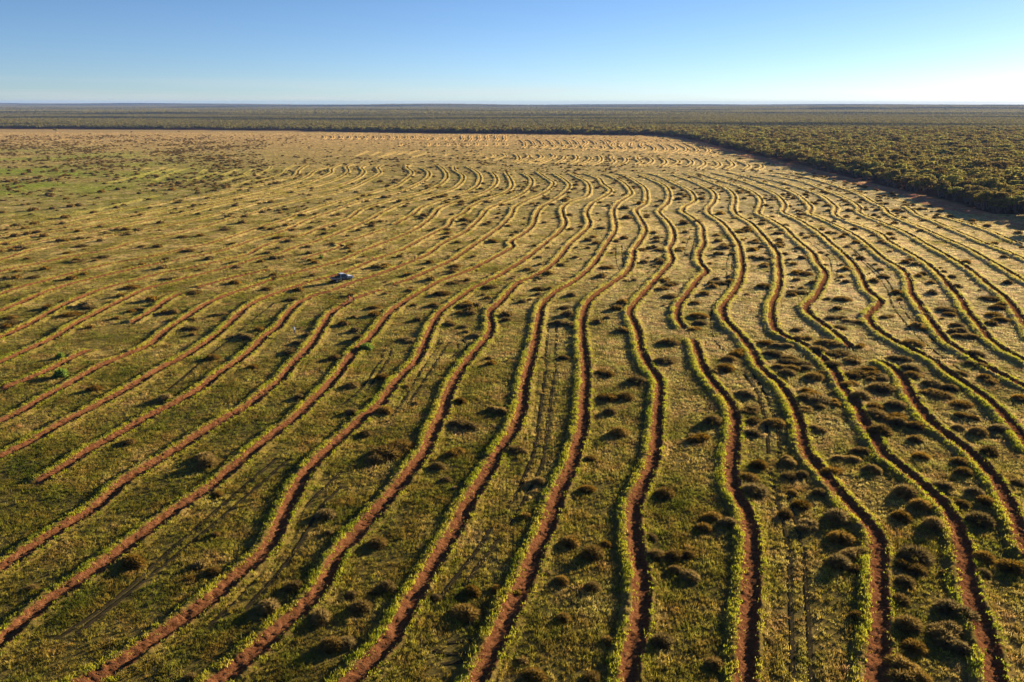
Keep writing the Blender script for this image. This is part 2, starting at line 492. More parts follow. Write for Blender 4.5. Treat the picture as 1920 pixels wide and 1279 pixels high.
# ---------------------------------------------------------------- furrow lines, read off the photograph and laid on the ground
# each: (where it ends, [(crop, points) ...] from the near end to the far end)
LONG = [
 ('L', [('T1', [(0,1090),(400,1040),(800,960),(1100,910),(1380,860),(1560,830),(1760,790),(1918,760)]), ('T2', [(150,720),(280,690),(320,640),(380,600)])]),
 ('L', [('T1', [(0,1140),(500,1060),(800,1010),(1100,960),(1350,910),(1650,860),(1960,795)]), ('T2', [(250,740),(380,690),(450,640),(560,612)])]),
 ('L', [('T1', [(0,1200),(300,1125),(600,1080),(1000,1005),(1300,950),(1500,920),(1700,870),(1960,820)]), ('T2', [(280,770),(450,710),(560,660),(565,630),(640,590)])]),
 ('L', [('T1', [(0,1240),(400,1160),(800,1090),(1100,1025),(1400,965),(1650,900),(1917,850)]), ('T2', [(200,810),(400,770),(540,730),(640,690),(690,650),(680,610),(740,590)])]),
 ('L', [('A', [(0,150)]), ('T1', [(300,1230),(600,1180),(900,1125),(1150,1080),(1400,1030),(1700,950),(1917,890)]), ('T2', [(250,830),(500,790),(640,750),(760,700),(810,650),(790,620),(860,590)])]),
 ('L', [('A', [(0,215),(260,160),(400,130),(640,85)]), ('T1', [(1000,1185),(1280,1130),(1550,1060),(1750,1000),(1917,960)]), ('T2', [(100,920),(300,870),(500,830),(700,780),(830,720),(930,660),(910,620),(940,600)])]),
 ('L', [('A', [(0,345),(110,305),(210,280),(330,245),(480,205),(650,165),(800,140),(1000,95),(1200,50)]), ('T2', [(0,1080),(200,1020),(320,970),(500,910),(700,850),(900,800),(1020,770),(1120,710),(1170,660),(1130,610),(1170,600)])]),
 ('L', [('A', [(0,440),(110,395),(250,335),(400,285),(560,245),(750,200),(900,168),(1060,135),(1250,95)]), ('T2', [(0,1160),(200,1100),(400,1010),(600,940),(700,900),(900,840),(1080,800),(1220,740),(1290,690),(1290,650),(1240,620)])]),
 ('L', [('A', [(0,590),(150,520),(260,460),(370,400),(480,350),(620,300),(760,265),(920,220),(1060,195),(1200,165),(1400,115)]), ('T2', [(0,1240),(150,1180),(350,1130),(500,1070),(680,1010),(800,930),(1000,870),(1200,820),(1340,770),(1420,710),(1430,670),(1390,620),(1360,600)])]),
 ('L', [('A', [(0,730),(130,670),(300,590),(430,510),(560,440),(700,370),(830,310),(960,275),(1130,230),(1300,185),(1480,130)]), ('T2', [(140,1279),(300,1220),(500,1160),(700,1080),(860,1010),(960,950),(1100,890),(1280,840),(1450,790),(1530,740),(1550,680),(1490,640),(1480,610)])]),
 ('X', [('A', [(0,880),(140,830),(300,760),(430,690),(530,645)])]),
 ('X', [('A', [(735,505),(850,440),(960,365),(1045,330)])]),
 ('X', [('A', [(1100,305),(1260,262),(1400,228),(1550,195)])]),
 ('X', [('A', [(1690,145),(1800,110),(1917,70)]), ('T2', [(620,1200),(800,1140),(980,1080)])]),
 ('X', [('T2', [(1035,1050),(1180,970),(1240,920),(1400,860),(1560,810),(1640,770),(1680,700),(1650,650),(1580,610)])]),
 ('L', [('A', [(0,1060),(120,1005),(260,920),(400,845),(560,750),(700,690),(840,630),(930,550),(1010,500),(1110,430),(1230,365),(1400,305),(1560,250),(1740,200),(1917,150)]), ('T2', [(730,1279),(900,1210),(1080,1140),(1220,1070),(1320,990),(1370,930),(1460,890),(1620,840),(1740,790),(1800,730),(1790,680),(1760,650)])]),
 ('L', [('A', [(0,1260),(140,1195),(300,1100),(470,1010),(640,920),(760,850),(900,765),(1060,680),(1180,600),(1290,510),(1370,430),(1450,380),(1560,335),(1720,280)]), ('P', [(620,521),(653,510),(700,490),(755,470)]), ('T2', [(1150,1210),(1280,1140),(1440,1060),(1470,1010),(1560,960),(1600,920),(1700,870),(1860,810),(1917,760),(1900,700),(1870,655)])]),
 ('X', [('D', [(185,178),(330,100),(430,40)]), ('A', [(500,1220),(600,1170),(720,1100),(860,1020),(1000,950),(1120,880),(1230,790),(1350,710),(1430,640),(1500,570),(1560,530),(1620,450),(1700,380),(1790,340)]), ('P', [(620,548),(661,532),(720,513),(770,493)]), ('T2', [(1280,1279),(1400,1190),(1560,1110),(1620,1060),(1690,990),(1740,930),(1830,890),(1917,855)]), ('T3', [(90,810),(145,750),(140,700),(80,660)])]),
 ('L', [('D', [(0,660),(150,560),(330,440),(500,340),(620,240),(690,170),(800,100),(900,40)]), ('A', [(980,1230),(1100,1150),(1250,1050),(1380,980),(1480,900),(1580,820),(1640,740),(1700,680),(1760,610),(1810,530),(1860,450),(1917,410)]), ('B', [(70,370),(150,340),(240,310)])]),
 ('X', [('B', [(285,288),(400,250),(500,205),(620,150)]), ('T2', [(1640,1200),(1760,1120),(1850,1050)]), ('T3', [(0,970),(20,920),(100,870),(220,820),(310,740),(260,700),(190,650)])]),
 ('L', [('D', [(0,1070),(150,940),(330,800),(440,730),(560,650),(660,570),(780,480),(900,390),(1020,300),(1150,220),(1260,130)]), ('A', [(1420,1225),(1560,1110),(1660,1040),(1760,940),(1850,850),(1917,770)]), ('B', [(40,710),(90,650),(150,600),(200,540),(270,450),(360,380),(460,320),(560,265),(700,215),(820,155),(920,100),(965,70),(950,48),(1000,15)]), ('T3', [(110,1100),(160,1050),(180,980),(220,920),(320,860),(400,800),(430,750),(390,710),(310,660)])]),
 ('B', [('D', [(520,1279),(680,1190),(830,1080),(960,990),(1090,900),(1210,810),(1330,690),(1450,600),(1540,480),(1580,380),(1640,260),(1690,160),(1760,70)]), ('A', [(1830,1234),(1917,1150)]), ('B', [(100,1060),(200,980),(260,900),(340,800),(420,720),(460,640),(500,540),(560,440),(640,380),(740,310),(860,250),(960,190),(1050,130)]), ('T3', [(250,1190),(350,1110),(400,1040),(380,970),(380,920),(450,870),(550,840),(580,780),(560,730),(490,690),(430,660)])]),
 ('B', [('D', [(1240,1279),(1400,1150),(1550,1010),(1690,890),(1790,780),(1870,640)]), ('E', [(0,550),(80,460),(180,350),(270,250),(360,140),(430,50)]), ('B', [(470,1230),(520,1100),(570,1000),(600,900),(640,820),(720,700),(800,610),(840,540),(835,470),(840,430),(900,380),(960,310),(1000,275),(1080,240),(1180,180)]), ('T3', [(440,1190),(520,1120),(580,1050),(560,960),(600,890),(700,830),(740,790),(680,740),(650,700),(540,660)])]),
 ('B', [('E', [(60,1279),(150,1190),(270,1060),(360,900),(440,760),(540,590),(640,430),(710,290),(790,160),(860,40)]), ('B', [(880,1230),(960,1120),(1010,980),(1030,830),(1060,720),(1090,600),(1110,480),(1130,400),(1200,330),(1290,280),(1400,190)]), ('T3', [(720,1180),(775,1090),(770,1020),(760,940),(800,880),(890,820),(880,780),(830,730),(760,690),(710,670)])]),
 ('B', [('E', [(770,1279),(830,1130),(900,1000),(970,830),(1030,720),(1090,560),(1160,400),(1220,220),(1290,80)]), ('B', [(1310,1234),(1350,1100),(1360,950),(1370,800),(1360,650),(1350,540),(1360,450),(1400,370),(1500,290),(1600,220),(1640,130)]), ('T3', [(910,1250),(965,1170),(1000,1090),(960,1000),(930,940),(1000,890),(1010,830),(1000,780),(940,730),(850,680),(790,660)])]),
 ('B', [('E', [(1610,1279),(1620,1150),(1660,1000),(1680,830),(1680,680),(1650,540),(1640,430),(1640,300),(1690,180),(1740,60)]), ('B', [(1755,1230),(1770,1080),(1780,930),(1780,830),(1720,740),(1680,650),(1660,540),(1620,440),(1650,390),(1720,310),(1800,220),(1855,150)]), ('T3', [(1180,1230),(1210,1170),(1200,1080),(1150,1010),(1100,950),(1160,890),(1180,830),(1160,770),(1100,730),(1030,700),(960,670)])]),
 ('X', [('B', [(1922,528),(1905,510),(1885,470),(1895,400)]), ('C', [(0,370),(40,320),(90,250),(135,210),(100,170),(90,110),(118,60)]), ('T3', [(1430,1130),(1420,1060),(1340,990),(1280,950),(1300,910),(1370,870),(1340,800),(1310,780),(1230,740),(1130,690),(1030,660)])]),
 ('B', [('F', [(345,1279),(355,1100),(362,950),(375,800),(385,600),(380,480),(365,380),(330,290),(290,220),(268,100)]), ('C', [(275,1234),(290,1060),(265,960),(210,890),(160,830),(110,750),(85,680),(60,605),(45,583)])]),
 ('B', [('F', [(1080,1279),(1090,1100),(1100,950),(1095,800),(1090,650),(1090,520),(1060,430),(970,330),(870,220),(780,110),(690,0)]), ('C', [(650,1060),(600,930),(540,850),(440,760),(380,650),(310,560),(240,490),(220,420),(270,350),(320,270),(335,190),(325,100)]), ('T3', [(1700,1200),(1640,1110),(1570,1030),(1480,970),(1470,930),(1510,880),(1520,820),(1460,770),(1350,720),(1210,670)])]),
 ('B', [('F', [(1750,1279),(1720,1130),(1680,980),(1620,830),(1590,700),(1570,560),(1530,420),(1470,310),(1380,220),(1280,130),(1190,60),(1120,0)]), ('C', [(1080,1160),(1020,1070),(960,950),(900,870),(850,780),(780,700),(690,630),(580,580),(520,540),(500,480),(500,400),(530,330),(545,240),(535,160),(530,110)]), ('T3', [(1860,1110),(1780,1030),(1690,980),(1660,930),(1670,870),(1660,820),(1600,770),(1450,710),(1290,660)])]),
 ('R', [('F', [(1960,600),(1917,520),(1880,420),(1800,240),(1750,150),(1680,70)]), ('C', [(1620,1240),(1500,1150),(1400,1070),(1330,990),(1270,900),(1220,800),(1150,740),(1070,705)])]),
 ('X', [('C', [(940,640),(880,580),(800,520),(720,460),(690,410),(740,360),(780,290),(800,220),(760,170),(730,110),(660,50)]), ('T4', [(180,1130),(120,1070),(0,1000)]), ('T3', [(1850,970),(1860,920),(1870,870),(1830,820),(1740,770),(1560,710),(1410,660)])]),
 ('R', [('C', [(1980,1240),(1917,1170),(1850,1080),(1760,980),(1640,880),(1500,790),(1400,710),(1260,640),(1150,580),(1060,510),(1040,460),(1100,400),(1110,380),(1040,320),(1000,240),(960,170),(890,100),(830,50)]), ('T4', [(380,1110),(260,1030),(150,975),(110,955),(130,915),(110,870),(60,820),(0,790)]), ('T3', [(1780,735),(1620,685),(1500,655)])]),
 ('R', [('C', [(1990,890),(1917,860),(1800,800),(1700,745),(1600,680),(1500,620),(1440,560),(1380,480),(1320,390),(1280,330),(1270,260),(1230,200),(1130,140),(1060,80),(1000,30)]), ('T4', [(620,1110),(480,1040),(360,985),(312,965),(325,925),(280,870),(200,810),(100,770),(0,740)]), ('T3', [(1750,685),(1620,650)])]),
 ('R', [('C', [(2000,760),(1917,715),(1800,650),(1720,590),(1650,500),(1590,430),(1560,370),(1500,300),(1440,230),(1360,160),(1280,110),(1170,50)]), ('T4', [(830,1110),(680,1050),(530,995),(500,965),(510,920),(470,880),(400,830),(280,780),(150,740),(0,705),(-150,675)])]),
 ('R', [('C', [(1970,600),(1917,510),(1860,420),(1800,350),(1720,290),(1650,230),(1580,180),(1480,120),(1380,65)]), ('T4', [(1040,1110),(880,1040),(740,985),(682,955),(690,925),(640,880),(540,830),(420,780),(250,720),(80,685),(0,670)])]),
 ('R', [('C', [(2000,310),(1917,265),(1830,210),(1740,160),(1620,90),(1500,35)]), ('T4', [(1260,1120),(1100,1050),(950,990),(900,960),(870,920),(790,880),(690,820),(560,770),(400,720),(230,680),(60,655)])]),
 ('R', [('C', [(2020,185),(1917,140),(1800,90),(1680,45)]), ('T4', [(1560,1160),(1400,1090),(1240,1020),(1120,975),(1080,940),(1030,910)])]),
 ('R', [('C', [(2020,95),(1917,60)]), ('T4', [(1830,1170),(1700,1110),(1560,1060),(1400,1010),(1290,980)])]),
]
# short furrows of the far rows (near end to far end)
MID = [('T3', p) for p in [
 [(-60,580),(30,570),(45,535),(25,517)], [(20,585),(130,540),(115,518)], [(110,590),(225,545),(205,517)], [(180,595),(290,555),(320,535),(300,515)], [(330,590),(390,555),(400,535)],
 [(420,592),(470,570),(490,545),(475,522)], [(500,598),(570,570),(585,545),(560,530)], [(580,603),(650,580),(670,555),(650,527)],
 [(740,590),(765,570),(745,550),(750,535)], [(780,615),(850,575),(855,555),(835,540)], [(930,600),(965,575),(940,560),(935,535)], [(950,615),(1030,590),(1050,565),(1020,540)],
 [(1110,610),(1145,590),(1150,570),(1110,540)], [(1165,618),(1240,590),(1250,570),(1190,545)], [(1310,612),(1345,590),(1340,565),(1300,545)], [(1390,630),(1440,600),(1440,575),(1390,545)],
 [(1500,630),(1550,605),(1550,585),(1520,567)], [(1600,635),(1650,610),(1660,595),(1620,560)], [(1730,635),(1770,615),(1770,600),(1690,565)], [(1830,640),(1870,620),(1870,600),(1840,590)]]]
MID += [('T2', p) for p in [
 [(1780,565),(1870,535),(1860,515)], [(1680,565),(1780,535),(1770,515)], [(1660,530),(1690,522),(1680,512)], [(1570,532),(1600,525),(1590,515)], [(1400,530),(1430,520),(1420,508)],
 [(1310,530),(1340,520),(1330,508)], [(1170,545),(1280,505)], [(1130,522),(1210,490)], [(1055,525),(1110,500)], [(970,520),(1040,500)], [(910,545),(1050,505)], [(850,530),(930,500)], [(740,535),(840,495)]]]
FAR = [('T3', p) for p in [
 [(860,500),(920,475),(885,455),(890,430)], [(930,495),(990,475),(965,455),(970,435)], [(980,512),(1060,495),(1070,470),(1020,445),(1040,435)], [(1070,512),(1150,490),(1150,470),(1105,440)],
 [(1160,517),(1225,490),(1230,470),(1170,440)], [(1250,518),(1305,495),(1310,475),(1235,435)], [(1310,522),(1385,500),(1380,475),(1330,450),(1290,430)], [(1420,525),(1470,500),(1465,480),(1420,465)], [(1480,532),(1545,510),(1510,490)],
 [(780,502),(845,480),(810,455),(830,430)], [(715,497),(770,480),(740,455),(755,430)], [(650,490),(690,475),(680,455)], [(580,482),(620,470),(600,455)], [(510,492),(545,475),(530,460),(560,430),(540,415)],
 [(430,482),(470,465),(455,450)], [(360,478),(400,460),(385,445)], [(280,482),(325,460),(305,445)], [(210,475),(250,455),(235,445)], [(140,472),(175,455),(155,445)], [(75,472),(100,455),(90,440)]]]
FAR += [('T3', [(x + 20, 442), (x + 8, 425), (x - 20, 408)]) for x in (80, 145, 215, 285, 350, 420, 480, 610, 690, 745)]
FAR += [('T2', [(x - 15, 458), (x + 10, 448), (x + 5, 436)]) for x in (1075, 1285, 1355, 1430, 1505, 1580, 1645, 1715, 1795, 1865)]
FAR += [('T2', [(x - 8, 420), (x + 8, 405), (x, 392), (x + 6, 378)]) for x in (1545, 1605, 1668, 1728, 1800, 1862)]
FAR += [('T2', [(x - 8, 412), (x + 8, 402), (x - 2, 392)]) for x in (1020, 1085, 1148, 1212, 1275, 1340, 1410, 1475)]
FAR += [('T2', [(x - 14, 408), (x + 5, 396), (x - 4, 382)]) for x in (515, 575, 640, 705, 765, 825, 895, 950, 1015, 1070, 1130, 1190, 1250)]
LEFTFAR = [('T1', p) for p in [[(1660,680),(1790,630)], [(1640,730),(1860,672)], [(1740,760),(1917,705)], [(1830,670),(1900,630)], [(1400,720),(1640,655)], [(1500,660),(1545,630)], [(1150,720),(1250,680),(1350,640),(1470,620)],
                                   [(1060,640),(1110,618)], [(780,740),(1150,670),(1320,622)], [(900,720),(1180,640),(1240,615)], [(340,1000),(600,960),(900,900),(1180,832)], [(0,1035),(380,1000),(760,930)]]]
LEFTFAR += [('T2', p) for p in [[(0,720),(120,690),(200,660),(230,630),(290,600)], [(0,680),(100,630),(110,610)]]]


def resample(pts, step):
    """Catmull-Rom through the points, then even spacing"""
    P = np.asarray(pts, float)
    keep = [0]
    for i in range(1, len(P)):
        if np.linalg.norm(P[i] - P[keep[-1]]) > 0.6: keep.append(i)
    P = P[keep]
    if len(P) < 3:
        L = np.linalg.norm(P[-1] - P[0]); n = max(3, int(L / step))
        return P[0] + (P[-1] - P[0]) * np.linspace(0, 1, n)[:, None]
    Q = np.vstack([2 * P[0] - P[1], P, 2 * P[-1] - P[-2]])
    dense = []
    for i in range(1, len(Q) - 2):
        p0, p1, p2, p3 = Q[i - 1], Q[i], Q[i + 1], Q[i + 2]
        t0 = 0; t1 = t0 + math.sqrt(np.linalg.norm(p1 - p0)) + 1e-6; t2 = t1 + math.sqrt(np.linalg.norm(p2 - p1)) + 1e-6; t3 = t2 + math.sqrt(np.linalg.norm(p3 - p2)) + 1e-6
        t = np.linspace(t1, t2, 24, endpoint=False)[:, None]
        a1 = (t1 - t) / (t1 - t0) * p0 + (t - t0) / (t1 - t0) * p1
        a2 = (t2 - t) / (t2 - t1) * p1 + (t - t1) / (t2 - t1) * p2
        a3 = (t3 - t) / (t3 - t2) * p2 + (t - t2) / (t3 - t2) * p3
        b1 = (t2 - t) / (t2 - t0) * a1 + (t - t0) / (t2 - t0) * a2
        b2 = (t3 - t) / (t3 - t1) * a2 + (t - t1) / (t3 - t1) * a3
        dense.append((t2 - t) / (t2 - t1) * b1 + (t - t1) / (t2 - t1) * b2)
    D = np.vstack(dense + [P[-1:]])
    # soften the corners of the reading a little (about one metre)
    seg = np.linalg.norm(np.diff(D, axis=0), axis=1); s = np.concatenate([[0], np.cumsum(seg)])
    n = max(4, int(s[-1] / 0.5)); u = np.linspace(0, s[-1], n)
    E = np.stack([np.interp(u, s, D[:, 0]), np.interp(u, s, D[:, 1])], 1)
    for _ in range(4):
        E[1:-1] = 0.25 * E[:-2] + 0.5 * E[1:-1] + 0.25 * E[2:]
    seg = np.linalg.norm(np.diff(E, axis=0), axis=1); s = np.concatenate([[0], np.cumsum(seg)])
    u = [0.0]
    while u[-1] < s[-1]:
        y = np.interp(u[-1], s, E[:, 1])
        u.append(u[-1] + step * max(1.0, y / 110.0))
    u = np.array(u[:-1] + [s[-1]])
    return np.stack([np.interp(u, s, E[:, 0]), np.interp(u, s, E[:, 1])], 1)


def world_line(segs):
    pts = []
    for crop, ps in segs:
        pts += [gp(crop, x, y) for x, y in ps]
    return pts


def extend_near(pts, d):
    a, b = np.array(pts[0]), np.array(pts[1])
    v = (a - b) / np.linalg.norm(a - b)
    return [tuple(a + v * d)] + pts


# mask of furrows and tracks over the paddock (cell 0.4 m) so plants keep off them
MX0, MY0, MC = -520.0, 20.0, 0.4
MW, MH = int(1040 / MC), int(900 / MC)
MASK = np.zeros((MH, MW), dtype=np.uint8)


def stamp(line, radius, val, off=0.0):
    line = np.asarray(line)
    d = np.gradient(line, axis=0); d /= np.linalg.norm(d, axis=1)[:, None] + 1e-9
    nrm = np.stack([d[:, 1], -d[:, 0]], 1)
    for r in np.arange(-radius, radius + 1e-6, MC * 0.6):
        p = line + nrm * (r + off)
        # fill between samples
        for t in np.linspace(0, 1, 5)[:-1]:
            q = p[:-1] * (1 - t) + p[1:] * t
            i = ((q[:, 1] - MY0) / MC).astype(int); j = ((q[:, 0] - MX0) / MC).astype(int)
            ok = (i >= 0) & (i < MH) & (j >= 0) & (j < MW)
            MASK[i[ok], j[ok]] = val


def masked(x, y):
    i = ((y - MY0) / MC).astype(int); j = ((x - MX0) / MC).astype(int)
    ok = (i >= 0) & (i < MH) & (j >= 0) & (j < MW)
    r = np.zeros(len(x), dtype=np.uint8)
    r[ok] = MASK[i[ok], j[ok]]
    return r


PROF_U = np.array([-1.95, -1.75, -1.55, -1.35, -1.15, -0.96, -0.78, -0.58, -0.38, -0.18, 0.02, 0.22, 0.44, 0.64, 0.82, 0.98, 1.18, 1.55, 2.1])
PROF_Z = np.array([-0.06, 0.10, 0.27, 0.39, 0.44, 0.44, 0.38, 0.29, 0.20, 0.11, 0.05, 0.03, 0.03, 0.06, 0.20, 0.33, 0.31, 0.13, -0.06])
COVER = np.array([1, 1, 1, 1, .95, .8, .5, .16, 0, 0, 0, 0, 0, .0, .05, .35, .8, 1, 1.0])


def blades(cx, cy, cz, n, hgt, wid, spread, lean=0.5):
    """n leaf triangles round each centre: arrays of verts and tris"""
    m = len(cx)
    k = m * n
    bx = np.repeat(cx, n) + rng.normal(0, 1, k) * np.repeat(spread, n)
    by = np.repeat(cy, n) + rng.normal(0, 1, k) * np.repeat(spread, n)
    bz = np.repeat(cz, n) - 0.03
    a = rng.random(k) * 2 * math.pi
    h = np.repeat(hgt, n) * rng.uniform(0.6, 1.25, k)
    w = np.repeat(wid, n) * rng.uniform(0.7, 1.3, k)
    la = rng.random(k) * 2 * math.pi
    ln = h * rng.uniform(0.1, lean, k)
    v = np.empty((k, 3, 3))
    v[:, 0] = np.stack([bx - np.cos(a) * w, by - np.sin(a) * w, bz], 1)
    v[:, 1] = np.stack([bx + np.cos(a) * w, by + np.sin(a) * w, bz], 1)
    v[:, 2] = np.stack([bx + np.cos(la) * ln, by + np.sin(la) * ln, bz + h], 1)
    return v.reshape(-1, 3)


def make_furrow(line, width=1.0, leafy=True, height=1.0, grown=0.0):
    n = len(line)
    d = np.gradient(line, axis=0); d /= np.linalg.norm(d, axis=1)[:, None] + 1e-9
    nrm = np.stack([d[:, 1], -d[:, 0]], 1)             # to the right when walking away from the camera
    s = np.concatenate([[0], np.cumsum(np.linalg.norm(np.diff(line, axis=0), axis=1))])
    ends = np.clip(np.minimum(s, s[-1] - s) / 1.6, 0, 1)
    ends = ends * ends * (3 - 2 * ends)
    m = len(PROF_U)
    wob = 1.0 + 0.16 * (fbm(line[:, 0] * 0.35 + 3, line[:, 1] * 0.35, 3) - 0.5) * 2
    U = PROF_U[None, :] * width * wob[:, None]
    X = line[:, 0][:, None] + nrm[:, 0][:, None] * U
    Y = line[:, 1][:, None] + nrm[:, 1][:, None] * U
    rough = (fbm(X * 1.3 + 5, Y * 1.3, 2) - 0.5) * 0.20 + rng.normal(0, 0.045, X.shape) + (rng.random(X.shape) > 0.90) * 0.11
    edge = np.ones(m); edge[0] = edge[-1] = 0; edge[1] = edge[-2] = 0.4
    hmul = 1.0 + 0.55 * (fbm(line[:, 0] * 0.22 + 50, line[:, 1] * 0.22, 2) - 0.5)
    hright = 1.0 + 1.1 * (fbm(line[:, 0] * 0.9 + 20, line[:, 1] * 0.9, 2) - 0.5)
    hm = np.where(PROF_U[None, :] > 0.7, hright[:, None], hmul[:, None])
    Z = PROF_Z[None, :] * height * hm * ends[:, None] + rough * edge[None, :] * (0.3 + 0.7 * ends[:, None])
    Z[:, 2:-2] = np.maximum(Z[:, 2:-2], 0.012)
    Z[:, 0] = Z[:, -1] = -0.06
    verts = np.stack([X, Y, Z], 2)
    o = np.array([line[0, 0], line[0, 1], 0.0])
    idx = np.arange(n * m).reshape(n, m)
    q = np.stack([idx[:-1, :-1], idx[:-1, 1:], idx[1:, 1:], idx[1:, :-1]], 2).reshape(-1)
    me = mesh_np('furrow', verts.reshape(-1, 3) - o, q, 4, [MAT['soil']])
    at = me.attributes.new('cover', 'FLOAT', 'POINT')
    cov = np.clip(COVER[None, :] + grown + (1 - ends[:, None]) * 0.6, 0, 1) + np.zeros((n, 1))
    at.data.foreach_set('value', cov.astype(np.float32).ravel())
    ob = link('furrow', me, None, tuple(o))
    # plants along the two banks
    parts = []
    seglen = np.gradient(s)
    for u0, u1, per, hh in ((-1.75, -0.74, 12.0, 0.25), (0.92, 1.4, 5.0, 0.19), (1.2, 2.0, 3.0, 0.11), (-0.74, -0.3, 0.8, 0.12)):
        lod = np.clip(line[:, 1] / 110.0, 1, 6)
        patch = np.clip(2.6 * fbm(line[:, 0] * (0.33 if u0 < 0 else 0.8) + u0 * 9, line[:, 1] * (0.33 if u0 < 0 else 0.8), 3) - 0.35, 0.08, 1.7)
        cnt = rng.poisson(np.clip(seglen * per / lod, 0, 40) * (0.25 + 0.75 * ends) * patch)
        i = np.repeat(np.arange(n), cnt)
        if not len(i): continue
        t = rng.random(len(i)) - 0.5
        uu = rng.uniform(u0, u1, len(i)) * width * wob[i]
        px_ = line[i, 0] + d[i, 0] * t * seglen[i] + nrm[i, 0] * uu
        py_ = line[i, 1] + d[i, 1] * t * seglen[i] + nrm[i, 1] * uu
        zz = np.interp(uu / (width * wob[i]), PROF_U, PROF_Z) * height * hmul[i] * ends[i]
        L = lod[i]
        sc = L ** 0.42
        parts.append(blades(px_, py_, np.maximum(zz, 0), 7, hh * np.minimum(sc, 1.5) * rng.uniform(0.5, 1.25, len(i)) * (0.75 + 0.35 * patch[i]), 0.042 * sc, 0.13 * sc, 0.75))
    if leafy and parts:
        V = np.vstack(parts) - o
        g = link('bank_plants', mesh_np('bank_plants', V, np.arange(len(V)), 3, [MAT['bank']]), ob)
        g['kind'] = 'stuff'
    return ob


FUR = []          # (kind, object, line)
for kind, segs in LONG:
    pts = world_line(segs)
    if kind == 'B': pts = extend_near(pts, 9.0)
    if kind == 'L': pts = extend_near(pts, 14.0)
    line = resample(pts, 0.2)
    stamp(line, 0.35, 3, 1.45)
    stamp(line, 1.5, 1, -0.3)
    FUR.append((kind, make_furrow(line), line))
for kind, lst in (('mid', MID), ('far', FAR), ('leftfar', LEFTFAR)):
    for crop, ps in lst:
        line = resample([gp(crop, x, y) for x, y in ps], 0.3)
        stamp(line, 1.7, 1)
        FUR.append((kind, make_furrow(line, {'mid': 1.15, 'far': 1.15, 'leftfar': 0.85}[kind] if crop == 'T3' or kind != 'mid' else 0.9, True, 0.5 if kind == 'leftfar' else (0.8 if kind == 'mid' and crop == 'T2' else 1.45), 0.8 if kind == 'leftfar' or (kind == 'mid' and crop == 'T2') else 0.25), line))

GRP = {'B': 'long furrows running out at the bottom edge', 'L': 'long furrows running out at the left edge', 'R': 'long furrows running out at the right edge',
       'mid': 'short curved furrows of the middle far row', 'far': 'short curved furrows of the farthest rows', 'leftfar': 'faint furrow pieces in the far left paddock', 'X': 'furrows that end inside the paddock'}
XLAB = iter(['short red furrow between two bright green bushes, ending in open grass', 'short red furrow piece starting beside a brown shrub, amid grass between longer furrows',
             'faint thin furrow just beyond the shrub at the end of a short piece', 'thin furrow passing the person in orange farthest from the parked ute',
             'hooked furrow in the far distance that begins at a gap in its line', 'long red furrow passing just below the parked white ute, ending in grass at lower left',
             'furrow that starts at a grassy gap right of the two people standing together',
             'wavy furrow that stops just above the start of another near the centre right', 'wavy furrow that breaks off at the dense brown shrubs on the right'])
COND = {'B': lambda L: L[0][0], 'L': lambda L: -L[0][1] , 'R': lambda L: L[0][1]}
for k in ('B', 'L', 'R', 'mid', 'far', 'leftfar', 'X'):
    items = [(o, l) for kk, o, l in FUR if kk == k]
    if k == 'B': items.sort(key=lambda t: t[1][0][0] / t[1][0][1])
    elif k == 'L': items.sort(key=lambda t: t[1][0][1])
    elif k == 'R': items.sort(key=lambda t: t[1][0][1])
    elif k in ('mid', 'far', 'leftfar'): items.sort(key=lambda t: t[1][0][0] / t[1][0][1])
    for i, (o, l) in enumerate(items, 1):
        if k == 'B': lab = 'red furrow with grassy banks, %s from left among those cut by the bottom edge' % nth(i)
        elif k == 'L': lab = 'long reddish furrow with grassy banks, %s from the bottom along the left edge' % nth(i)
        elif k == 'R': lab = 'furrow with pale lit banks, %s from the bottom along the right edge' % nth(i)
        elif k == 'mid': lab = 'small curved furrow, %s from the left in the middle distance row' % nth(i)
        elif k == 'far': lab = 'tiny curved furrow, %s from left in the farthest rows' % nth(i)
        elif k == 'leftfar': lab = 'faint furrow piece in the far green grass, %s from the left edge' % nth(i)
        else: lab = next(XLAB)
        tag(o, lab, 'furrow', GRP[k])

